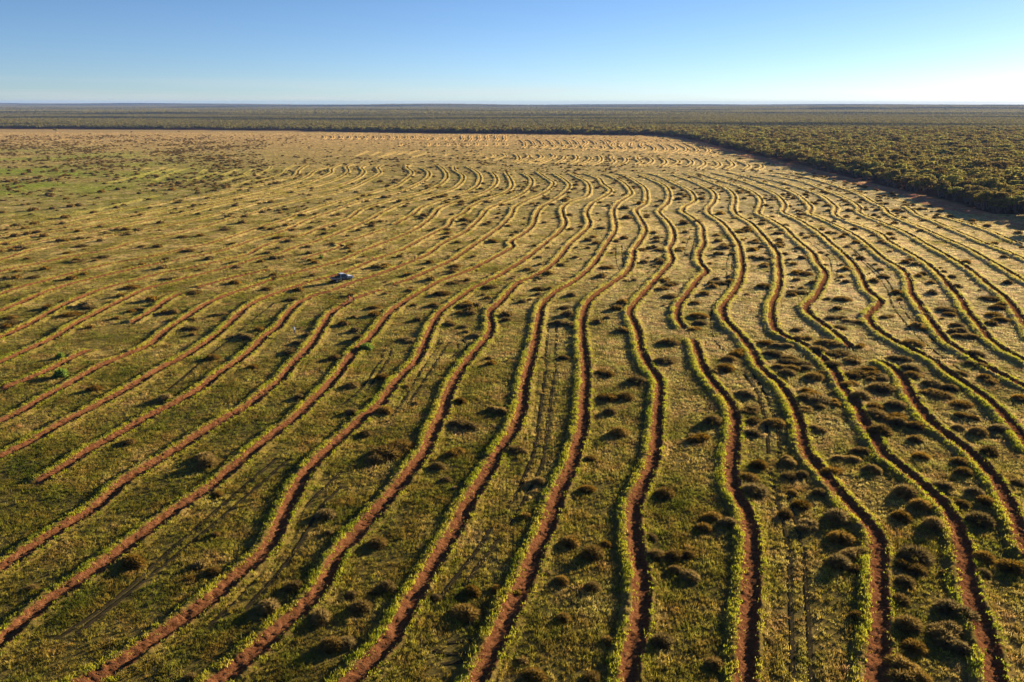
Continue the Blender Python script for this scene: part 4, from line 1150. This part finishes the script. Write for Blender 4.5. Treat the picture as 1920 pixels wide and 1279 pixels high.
# tree places: jittered grid beyond the edge
sp = 5.4
tx, ty = np.meshgrid(np.arange(-300, 900, sp), np.arange(200, 1320, sp))
tx = tx.ravel() + rng.uniform(-2.2, 2.2, tx.size); ty = ty.ravel() + rng.uniform(-2.2, 2.2, ty.size)
ok = in_wood(tx, ty) & (np.abs(tx) < 0.80 * ty + 15)
tx, ty = tx[ok], ty[ok]
ed = edge_dist(tx, ty)
rag = 1.0 + 7.0 * fbm(tx * 0.05 + 3, ty * 0.05, 2)
ok = (ed > rag) & (rng.random(len(tx)) < np.clip(0.45 + fbm(tx * 0.03, ty * 0.03, 3) * 0.9, 0.5, 1)) | (ed < 9) & (ed > rag)
tx, ty, ed = tx[ok], ty[ok], ed[ok]
dist = np.hypot(tx, ty)
vis = np.where((tx < 0.665 * ty + 3) & (ed < 60), dist + ed * 2.0, 1e9)
first = np.argsort(vis)[:296]
mask = np.zeros(len(tx), bool); mask[first] = True
cand = [(tx[i], ty[i], ed[i]) for i in first]
front = sorted([c for c in cand if c[2] < 7.0], key=lambda c: c[0] / c[1], reverse=True)
back = [c for c in cand if c[2] >= 7.0]
for grp, lst in (('f', front), ('b', back)):
    for i, (x, y, e) in enumerate(lst, 1):
        k = int(rng.integers(0, 6))
        t = empty('mallee_tree', (x, y, 0), rng.random() * 6.28)
        s = float(np.clip(rng.normal(1.22, 0.24), 0.7, 1.8))
        t.scale = (s * 1.05, s * 1.05, s * rng.uniform(0.85, 1.1))
        link('trunk', TREES[k][0], t); link('crown', TREES[k][1], t)
        if grp == 'f': lab = 'olive tree, %s from the right along the woodland front edge' % nth(i)
        else: lab = 'olive tree among many just behind the woodland front edge at right'
        tag(t, lab, 'tree', 'trees at the front edge of the woodland' if grp == 'f' else 'trees just inside the woodland at right')

# the wood behind reads as one mass
LOW = [crown_mesh(260 + i, h, rd, 7, 30, 0.5) for i, (h, rd) in enumerate([(5.6, 2.6), (6.4, 2.9), (4.8, 2.4), (6.0, 3.0), (4.2, 2.1)])]
wx, wy = tx[~mask], ty[~mask]
scatter('woodland', np.stack([wx, wy, np.zeros(len(wx))], 1), np.clip(rng.normal(1.2, 0.24, len(wx)), 0.7, 1.8), rng.random(len(wx)) * 6.28, rng.integers(0, 5, len(wx)), source_collection('wood_tree', LOW))


def patch_mesh(seed, size, n, per, rad, hgt, leaf):
    """a square of wood seen from far off: many small crowns of leaf clumps"""
    r = np.random.default_rng(seed)
    cx = r.uniform(-size / 2, size / 2, n); cy = r.uniform(-size / 2, size / 2, n)
    h = hgt * r.uniform(0.65, 1.2, n); rd = rad * r.uniform(0.7, 1.2, n)
    k = n * per
    d = r.normal(0, 1, (k, 3)); d /= np.linalg.norm(d, axis=1)[:, None]; d[:, 2] = np.abs(d[:, 2])
    c = np.stack([np.repeat(cx, per), np.repeat(cy, per), np.repeat(h * 0.55, per)], 1)
    p = c + d * np.stack([np.repeat(rd, per), np.repeat(rd, per), np.repeat(h * 0.4, per)], 1)
    t1 = r.normal(0, 1, (k, 3)); t1 /= np.linalg.norm(t1, axis=1)[:, None]
    t2 = np.cross(t1, d + r.normal(0, .5, (k, 3))); t2 /= np.linalg.norm(t2, axis=1)[:, None] + 1e-9
    s = leaf * r.uniform(0.6, 1.4, (k, 1))
    q = np.stack([p - t1 * s, p + t2 * s * .8, p + t1 * s, p - t2 * s * .8], 1).reshape(-1, 3)
    return mesh_np('wood_patch', q, np.arange(len(q)), 4, [MAT['farcrown']])


P1 = source_collection('wood_patch', [patch_mesh(300 + i, 44, 74, 26, 2.6, 5.8, 0.9) for i in range(5)])
gx, gy = np.meshgrid(np.arange(-2300, 2300, 40.0), np.arange(1180, 2900, 40.0))
gx, gy = gx.ravel() + rng.uniform(-4, 4, gx.size), gy.ravel() + rng.uniform(-4, 4, gy.size)
ok = (np.abs(gx) < 0.80 * gy + 40) & in_wood(gx, gy) & (edge_dist(gx, gy) > 24) & ((gy > 1330) | (gx > 900))
fill = (gy <= 1330) & (gx <= 900)
ok2 = ok | (fill & in_wood(gx, gy) & (np.abs(gx) < 0.8 * gy + 40) & (edge_dist(gx, gy) > 24) & (gx < -300))
gx, gy = gx[ok2], gy[ok2]
scatter('woodland', np.stack([gx, gy, height(gx, gy)], 1), rng.uniform(0.95, 1.1, len(gx)), rng.integers(0, 4, len(gx)) * 1.5708, rng.integers(0, 5, len(gx)), P1)
P2 = source_collection('wood_expanse', [patch_mesh(320 + i, 165, 420, 12, 5.0, 6.5, 3.0) for i in range(5)])
gx, gy = np.meshgrid(np.arange(-10000, 10000, 150.0), np.arange(2950, 12800, 150.0))
gx, gy = gx.ravel() + rng.uniform(-15, 15, gx.size), gy.ravel() + rng.uniform(-15, 15, gy.size)
ok = np.abs(gx) < 0.76 * gy + 100
gx, gy = gx[ok], gy[ok]
scatter('woodland', np.stack([gx, gy, height(gx, gy)], 1), rng.uniform(0.95, 1.1, len(gx)), rng.integers(0, 4, len(gx)) * 1.5708, rng.integers(0, 5, len(gx)), P2)

# small trees standing alone in the far left paddock
YT = [('T1', 415, 358, 28, 'dark round tree standing alone on the straw strip, leftmost of the small trees'), ('T1', 672, 378, 18, 'tiny pale tree on the straw strip, second from the left'), ('T1', 985, 364, 18, 'tiny dark tree on the straw strip, third from the left'),
      ('T1', 1340, 360, 16, 'tiny dark tree on the straw strip, rightmost of the small trees there'), ('T1', 1106, 708, 36, 'slender pale young tree in the grass amid faint furrow pieces'), ('T1', 1485, 842, 44, 'pale sapling, leftmost of a near pair in the left paddock'),
      ('T1', 1632, 808, 44, 'bushy dark sapling, rightmost of a near pair in the left paddock'), ('T1', 1240, 842, 32, 'thin pale sapling left of the near pair of saplings'), ('T1', 1460, 684, 28, 'thin pale sapling among the faint far furrows')]
for cr, bx, by, bw, lab in YT:
    u, v = px(cr, bx, by)
    x, y = ground(u, v)
    wm = bw / CROPS[cr][2] * (y * CP + H * SP) / F
    k = int(rng.integers(0, 6))
    t = empty('young_tree', (x, y, 0), rng.random() * 6)
    s = wm / 5.2
    t.scale = (s, s, s * 0.95)
    link('trunk', TREES[k][0], t); link('crown', TREES[k][1], t)
    tag(t, lab, 'tree', 'small trees standing alone at the far left')
# ---------------------------------------------------------------- the parked ute
def box_bm(bm, x0, x1, y0, y1, z0, z1, taper=0.0):
    """box; taper draws the top in"""
    vs = []
    for z, t in ((z0, 0), (z1, taper)):
        for x, y in ((x0 + t, y0 + t), (x1 - t, y0 + t), (x1 - t, y1 - t), (x0 + t, y1 - t)):
            vs.append(bm.verts.new((x, y, z)))
    a, b = vs[:4], vs[4:]
    bm.faces.new(a[::-1]); bm.faces.new(b)
    for i in range(4):
        bm.faces.new((a[i], a[(i + 1) % 4], b[(i + 1) % 4], b[i]))


def prism_bm(bm, prof, y0, y1, inset=None):
    """side outline (x, z) swept across y; inset gives the half-width change per outline point"""
    n = len(prof)
    ins = inset or [0] * n
    A = [bm.verts.new((x, y0 + i, z)) for (x, z), i in zip(prof, ins)]
    B = [bm.verts.new((x, y1 - i, z)) for (x, z), i in zip(prof, ins)]
    bm.faces.new(A); bm.faces.new(B[::-1])
    for k in range(n):
        bm.faces.new((A[k], B[k], B[(k + 1) % n], A[(k + 1) % n]))


def cyl_bm(bm, c, r, half, seg=18, axis='Y', r2=None):
    m = {'Y': Matrix.Rotation(math.pi / 2, 4, 'X'), 'X': Matrix.Rotation(math.pi / 2, 4, 'Y'), 'Z': Matrix.Identity(4)}[axis]
    bmesh.ops.create_cone(bm, cap_ends=True, segments=seg, radius1=r, radius2=r2 or r, depth=half * 2, matrix=Matrix.Translation(c) @ m)


def part(name, fn, mat, parent, bev=0.0, seg=2, smooth=False, loc=(0, 0, 0)):
    bm = bmesh.new()
    fn(bm)
    if bev: bmesh.ops.bevel(bm, geom=list(bm.edges), offset=bev, segments=seg, affect='EDGES', clamp_overlap=True)
    bmesh.ops.recalc_face_normals(bm, faces=bm.faces)
    me = bpy.data.meshes.new(name)
    bm.to_mesh(me); bm.free()
    me.materials.append(mat)
    if smooth:
        for p in me.polygons: p.use_smooth = True
    return link(name, me, parent, loc)


PAINT = plain('white_paint', (0.78, 0.78, 0.78), 0.3, 0, 0.5, 0.03)
GLASS = plain('dark_window_glass', (0.012, 0.014, 0.018), 0.08, 0, 0.6, 0.05)
RUBBER = plain('tyre_rubber', (0.018, 0.018, 0.018), 0.85)
STEEL = plain('dull_alloy', (0.45, 0.46, 0.48), 0.4, 0.8, 0.5, 0.08)
BLACK = plain('black_trim', (0.02, 0.02, 0.022), 0.6)
LAMP = plain('lamp_lens', (0.75, 0.75, 0.72), 0.1)
RED = plain('red_lens', (0.35, 0.02, 0.015), 0.2)
TRAYM = plain('grey_tray_deck', (0.22, 0.25, 0.30), 0.4, 0.5, 0.5, 0.12)

DOORM = plain('shade_painted_door', (0.07, 0.08, 0.11), 0.35, 0, 0.5, 0.05)  # white ute's door: the shade on its side is put into the colour
ux, uy = ground(641, 528)
ute = empty('parked_ute', (ux, uy, 0.02), R(37))
tag(ute, 'white ute with a flat tray parked in the grass beside a red furrow', 'ute')
U = ute
ute.scale = (1.08, 1.08, 1.14)
part('chassis', lambda bm: (box_bm(bm, -2.55, 2.2, -0.42, -0.30, 0.48, 0.62), box_bm(bm, -2.55, 2.2, 0.30, 0.42, 0.48, 0.62), box_bm(bm, -2.5, -2.4, -0.30, 0.30, 0.50, 0.60), box_bm(bm, -0.2, 0.0, -0.30, 0.30, 0.50, 0.60)), BLACK, U)
CABP = [(-0.55, 0.55), (2.55, 0.55), (2.62, 0.78), (2.56, 1.02), (2.35, 1.14), (1.28, 1.22), (0.62, 1.80), (0.45, 1.86), (-0.42, 1.86), (-0.52, 1.80), (-0.62, 1.20)]
CABI = [0.04, 0.10, 0.10, 0.10, 0.08, 0.02, 0.16, 0.20, 0.20, 0.16, 0.0]
body = part('body', lambda bm: prism_bm(bm, CABP, -0.90, 0.90, CABI), PAINT, U, 0.035)
part('windscreen', lambda bm: prism_bm(bm, [(1.25, 1.265), (0.70, 1.755), (0.685, 1.742), (1.235, 1.252)], -0.74, 0.74, [0, .10, .10, 0]), GLASS, U)
part('rear_window', lambda bm: prism_bm(bm, [(-0.625, 1.27), (-0.555, 1.72), (-0.575, 1.72), (-0.645, 1.27)], -0.66, 0.66, [0, .06, .06, 0]), GLASS, U)
for s in (-1, 1):
    def win(bm, s=s):
        ps = [(1.16, 1.10, .93), (0.60, 1.74, .79), (-0.46, 1.76, .79), (-0.54, 1.10, .93)]
        A = [bm.verts.new((x, s * (w + .006), z)) for x, z, w in ps]
        B = [bm.verts.new((x, s * (w - .03), z)) for x, z, w in ps]
        bm.faces.new(A); bm.faces.new(B[::-1])
        for k in range(4): bm.faces.new((A[k], B[k], B[(k + 1) % 4], A[(k + 1) % 4]))
    part('side_window', win, GLASS, U)
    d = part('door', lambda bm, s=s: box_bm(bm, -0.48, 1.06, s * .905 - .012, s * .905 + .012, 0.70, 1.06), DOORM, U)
    part('handle', lambda bm, s=s: box_bm(bm, -0.36, -0.18, s * .93 - .015, s * .93 + .015, 1.00, 1.04), BLACK, d)
    part('side_step', lambda bm, s=s: box_bm(bm, -0.5, 1.2, s * .93 - .06, s * .93 + .06, 0.40, 0.66), BLACK, U)  # black here also stands in for shade along the lower side
    part('mirror', lambda bm, s=s: (box_bm(bm, 0.98, 1.10, s * 1.03 - .10, s * 1.03 + .10, 1.22, 1.42),), BLACK, U, 0.015)
    part('headlight', lambda bm, s=s: box_bm(bm, 2.47, 2.625, s * .66 - .14, s * .66 + .14, 0.84, 1.01), LAMP, U, 0.02)
    part('tail_light', lambda bm, s=s: box_bm(bm, -2.72, -2.66, s * .76 - .13, s * .76 + .13, 0.66, 0.76), RED, U)
    part('mudguard', lambda bm, s=s: prism_bm(bm, [(1.22, .62), (1.34, .90), (1.55, 1.02), (1.95, 1.02), (2.16, .90), (2.28, .62), (2.18, .62), (2.07, .84), (1.92, .93), (1.58, .93), (1.43, .84), (1.32, .62)], s * .90 - .05, s * .90 + .05), BLACK, U)  # blackened to carry the shade on the ute's flank
part('grille', lambda bm: box_bm(bm, 2.55, 2.625, -0.50, 0.50, 0.80, 1.00), BLACK, U, 0.01)
part('bull_bar', lambda bm: (box_bm(bm, 2.66, 2.80, -0.86, 0.86, 0.50, 0.70), cyl_bm(bm, (2.72, 0, 1.05), .035, .58, 10), cyl_bm(bm, (2.72, -.56, .87), .035, .19, 10, 'Z'), cyl_bm(bm, (2.72, .56, .87), .035, .19, 10, 'Z'), cyl_bm(bm, (2.72, 0, .86), .028, .56, 10)), STEEL, U)
tray = part('tray', lambda bm: box_bm(bm, -2.66, -0.70, -0.93, 0.93, 0.78, 0.86), TRAYM, U)
part('side_board', lambda bm: box_bm(bm, -2.66, -0.70, -0.945, -0.915, 0.862, 1.08), TRAYM, tray)
part('side_board', lambda bm: box_bm(bm, -2.66, -0.70, 0.915, 0.945, 0.862, 1.08), TRAYM, tray)
part('tail_board', lambda bm: box_bm(bm, -2.69, -2.662, -0.91, 0.91, 0.862, 1.08), TRAYM, tray)
part('headboard', lambda bm: (box_bm(bm, -0.76, -0.70, -0.90, -0.84, 0.862, 1.80), box_bm(bm, -0.76, -0.70, 0.84, 0.90, 0.862, 1.80), box_bm(bm, -0.76, -0.70, -0.84, 0.84, 1.74, 1.80), box_bm(bm, -0.75, -0.71, -0.84, 0.84, 1.25, 1.29), box_bm(bm, -0.75, -0.71, -0.84, 0.84, 1.48, 1.52)), BLACK, U)
for x in (-1.62, 1.75):
    for s in (-1, 1):
        w = empty('wheel', (x, s * .78, .38)); w.parent = U
        part('tyre', lambda bm: cyl_bm(bm, (0, 0, 0), .38, .13, 22), RUBBER, w, 0.03)
        part('rim', lambda bm, s=s: (cyl_bm(bm, (0, s * .125, 0), .22, .016, 16), cyl_bm(bm, (0, s * .135, 0), .06, .03, 10)), STEEL, w)

# cargo standing on the tray
crate = part('tool_box', lambda bm: (box_bm(bm, -0.28, 0.28, -0.75, 0.75, 0, 0.44), box_bm(bm, -0.29, 0.29, -0.76, 0.76, 0.442, 0.50)), BLACK, None, 0.01)
crate.matrix_world = Matrix.Translation((ux, uy, 0.02)) @ Matrix.Rotation(R(37), 4, 'Z') @ Matrix.Translation((-1.21, 0, 0.984))
tag(crate, 'dark box on the tray of the ute behind its cab', 'tool box')


# ---------------------------------------------------------------- people
def person(u, v, label, shirt, trousers, rz, pose='stand', hat=None, scale=1.0, z=0.0):
    """one continuous body grown on a skeleton; clothes are the body's own colours"""
    x, y = ground(u, v, z)
    bend = {'stand': 0.06, 'bend': 1.0, 'walk': 0.15}[pose]
    st = {'stand': 0.07, 'bend': 0.14, 'walk': 0.24}[pose]
    # facing +X; hips at 0.92
    hip = np.array([0, 0, 0.92 if pose != 'bend' else 0.86])
    up = np.array([math.sin(bend), 0, math.cos(bend)])
    fw = np.array([math.cos(bend), 0, -math.sin(bend)])
    J = []; E = []; Rr = []

    def add(p, r, par=None):
        J.append(tuple(p)); Rr.append(r)
        if par is not None: E.append((par, len(J) - 1))
        return len(J) - 1
    pel = add(hip, (.185, .15))
    wai = add(hip + up * .20, (.175, .14), pel)
    che = add(hip + up * .38, (.205, .155), wai)
    nec0 = add(hip + up * .50, (.11, .10), che)
    nec = add(hip + up * .555, (.068, .068), nec0)
    hd0 = add(hip + up * .625 + fw * .02, (.098, .092), nec)
    hd1 = add(hip + up * .715 + fw * .03, (.105, .096), hd0)
    hd2 = add(hip + up * .79 + fw * .02, (.080, .072), hd1)
    for s in (-1, 1):
        sh = add(hip + up * .485 + np.array([0, s * .195, -.02]), (.082, .082), che)
        if pose == 'bend':
            el = add(J[sh] + np.array([.14, s * .04, -.25]), (.056, .056), sh)
            wr = add(J[el] + np.array([.12, -s * .04, -.22]), (.040, .040), el)
            ha = np.array(J[wr]) + np.array([.05, 0, -.08])
        else:
            sw = s * (.16 if pose == 'walk' else .04)
            el = add(J[sh] + np.array([sw * .6, s * .05, -.27]), (.056, .056), sh)
            wr = add(J[el] + np.array([sw * .5 + .08, -s * .01, -.23]), (.040, .040), el)
            ha = np.array(J[wr]) + np.array([.03, 0, -.08])
        pm = add(ha, (.036, .024), wr)
        for fi, (off, ln) in enumerate(((-.030, .060), (-.010, .072), (.010, .068), (.028, .054))):
            f0 = add(ha + np.array([.0 + off * .6, off, -.035]), (.0095, .0095), pm)
            f1 = add(np.array(J[f0]) + np.array([.012, 0, -ln * .55]), (.009, .009), f0)
            add(np.array(J[f1]) + np.array([-.006, 0, -ln * .45]), (.008, .008), f1)
        t0 = add(ha + np.array([.035, -s * .012, -.005]), (.011, .011), pm)
        add(np.array(J[t0]) + np.array([.018, 0, -.035]), (.009, .009), t0)
        hj = add(hip + np.array([0, s * .10, -.08]), (.115, .115), pel)
        kn = add(np.array([s * st * .7 + .03 + (.05 if pose == 'bend' else 0), s * .11, .49]), (.078, .078), hj)
        an = add(np.array([s * st - .02, s * .115, .10]), (.052, .052), kn)
        to = add(np.array([s * st + .02, s * .118, .045]), (.048, .042), an)
        add(np.array([s * st + .17, s * .13, .035]), (.042, .032), to)
    me = bpy.data.meshes.new('person')
    me.from_pydata(J, E, [])
    ob = bpy.data.objects.new('person_build', me)
    C.objects.link(ob)
    sk = ob.modifiers.new('skin', 'SKIN'); sk.use_smooth_shade = True; sk.branch_smoothing = 0.6
    ob.modifiers.new('sub', 'SUBSURF').levels = 1
    ob.modifiers['sub'].render_levels = 1
    for i, dv in enumerate(me.skin_vertices[0].data):
        dv.radius = Rr[i]; dv.use_root = (i == 0)
    bpy.context.view_layer.update()
    dg = bpy.context.evaluated_depsgraph_get()
    m2 = bpy.data.meshes.new_from_object(ob.evaluated_get(dg))
    bpy.data.objects.remove(ob)
    m2.name = 'person'
    bmx = bmesh.new(); bmx.from_mesh(m2); bmesh.ops.recalc_face_normals(bmx, faces=bmx.faces); bmx.to_mesh(m2); bmx.free()
    m2.materials.clear()
    for m in (shirt, trousers, SKIN, BOOT): m2.materials.append(m)
    handset = [np.array(J[i]) for i in range(len(J)) if Rr[i][0] < .04 and J[i][2] > .15]
    headc = np.array(J[hd0]); upz = up
    for p in m2.polygons:
        c = np.array(p.center)
        p.use_smooth = True
        if c[2] < .11: k = 3
        elif min(np.linalg.norm(c - h) for h in handset) < .055: k = 2
        elif (c - np.array(J[nec])) @ upz > -0.01 and np.linalg.norm(c - headc) < .30: k = 2
        elif (c - hip) @ upz < 0.06 and c[2] < hip[2] + .1 and abs(c[1]) < .24: k = 1
        else: k = 0
        p.material_index = k
    o = link('person', m2, None, (x, y, z))
    o.rotation_euler = (0, 0, rz)
    o.scale = (scale,) * 3
    tag(o, label, 'person', 'people working among the furrows')
    # face and headwear on the head
    hc = np.array(J[hd1])

    def feat(bm):
        for s in (-1, 1):
            bmesh.ops.create_uvsphere(bm, u_segments=8, v_segments=6, radius=.013, matrix=Matrix.Translation(hc + fw * .082 + np.array([0, s * .032, 0])))
    part('eyes', feat, BLACK, o)
    part('nose', lambda bm: bmesh.ops.create_cone(bm, cap_ends=True, segments=6, radius1=.018, radius2=.005, depth=.05, matrix=Matrix.Translation(hc + fw * .10 - up * .035) @ Vector(fw).to_track_quat('Z', 'Y').to_matrix().to_4x4()), SKIN, o)
    for s in (-1, 1):
        part('ear', lambda bm, s=s: bmesh.ops.create_uvsphere(bm, u_segments=8, v_segments=6, radius=.028, matrix=Matrix.Translation(hc + np.array([0, s * .088, 0]) - up * .02) @ Matrix.Diagonal((.7, .35, 1.1, 1))), SKIN, o)
    q = Vector(up).to_track_quat('Z', 'X').to_matrix().to_4x4()
    if hat is not None:
        part('hat', lambda bm: (bmesh.ops.create_cone(bm, cap_ends=True, segments=20, radius1=.19, radius2=.18, depth=.018, matrix=Matrix.Translation(hc + up * .055) @ q),
                                bmesh.ops.create_cone(bm, cap_ends=True, segments=20, radius1=.108, radius2=.088, depth=.10, matrix=Matrix.Translation(hc + up * .11) @ q)), hat, o, smooth=False)
    else:
        part('hair', lambda bm: bmesh.ops.create_uvsphere(bm, u_segments=14, v_segments=10, radius=.098, matrix=Matrix.Translation(hc + up * .03 - fw * .022) @ q), BLACK, o, smooth=True)
    return o


SKIN = plain('skin', (0.42, 0.24, 0.16), 0.6)
BOOT = plain('brown_boots', (0.06, 0.04, 0.025), 0.8)
ORANGE = plain('orange_shirt', (0.72, 0.14, 0.02), 0.8)
MAROON = plain('red_brown_shirt', (0.30, 0.07, 0.045), 0.8)
PURPLE = plain('dark_purple_shirt', (0.09, 0.06, 0.12), 0.8)
PALE = plain('pale_shirt', (0.62, 0.68, 0.72), 0.8)
KHAKI = plain('khaki_trousers', (0.36, 0.26, 0.15), 0.85)
NAVY = plain('dark_trousers', (0.03, 0.03, 0.045), 0.85)
STRAWHAT = plain('straw_hat', (0.45, 0.33, 0.18), 0.85)

person(535, 494, 'person in an orange shirt bending in the grass, farthest left', ORANGE, NAVY, R(200), 'bend', STRAWHAT)
person(701, 490, 'person in an orange shirt bending beside a furrow, beyond the parked ute', ORANGE, NAVY, R(160), 'bend', STRAWHAT)
person(778, 490, 'person in red brown clothes standing at a furrow, farthest right', MAROON, MAROON, R(120), 'stand', STRAWHAT)
person(654.5, 568, 'person in an orange shirt and khaki trousers, left one of a pair below the ute', ORANGE, KHAKI, R(-40), 'walk', None, 1.05)
person(663.5, 570, 'person in dark purple clothes, right one of a pair below the ute', PURPLE, PURPLE, R(215), 'stand', STRAWHAT, 1.05)
person(552.5, 627.5, 'person in a pale shirt and dark trousers walking alone through the grass', PALE, NAVY, R(240), 'walk', None, 1.1)

# two white bundles lying where the rows end at the woodland
for (u, v, lab) in ((1449, 319, 'small white bundle on the grass by the woodland, left one of two'), (1455.5, 318, 'small white bundle on the grass by the woodland, right one of two')):
    x, y = ground(u, v)

    def bag(bm):
        bmesh.ops.create_cube(bm, size=1.0)
        bmesh.ops.subdivide_edges(bm, edges=list(bm.edges), cuts=3, use_grid_fill=True)
        for vv in bm.verts:
            rr = 0.5 / max(0.35, (abs(vv.co.x) ** 4 + abs(vv.co.y) ** 4 + abs(vv.co.z) ** 4) ** 0.25)
            vv.co = vv.co * rr * (1 + 0.10 * math.sin(vv.co.x * 9 + vv.co.y * 7))
            vv.co.x *= 1.1; vv.co.z = (vv.co.z + 0.5) * 0.8
    o = part('white_bundle', bag, PAINT, None, smooth=True, loc=(x, y, 0))
    tag(o, lab, 'bundle', 'white bundles by the woodland')

# ---------------------------------------------------------------- the air
HAZE_DENSITY = 0.00005
if HAZE_DENSITY > 0:
    m, nt, N, L = new_mat('hazy_air')
    vol = nd(nt, 'ShaderNodeVolumePrincipled')
    vol.inputs['Color'].default_value = (0.22, 0.36, 0.70, 1)
    vol.inputs['Density'].default_value = HAZE_DENSITY
    vol.inputs['Anisotropy'].default_value = 0.0
    o = nd(nt, 'ShaderNodeOutputMaterial'); L.new(vol.outputs[0], o.inputs['Volume'])
    def hz(bm): box_bm(bm, -14500, 14500, -120, 13400, -2.0, 60.0)
    tag(part('haze', hz, m, None), kind='stuff')
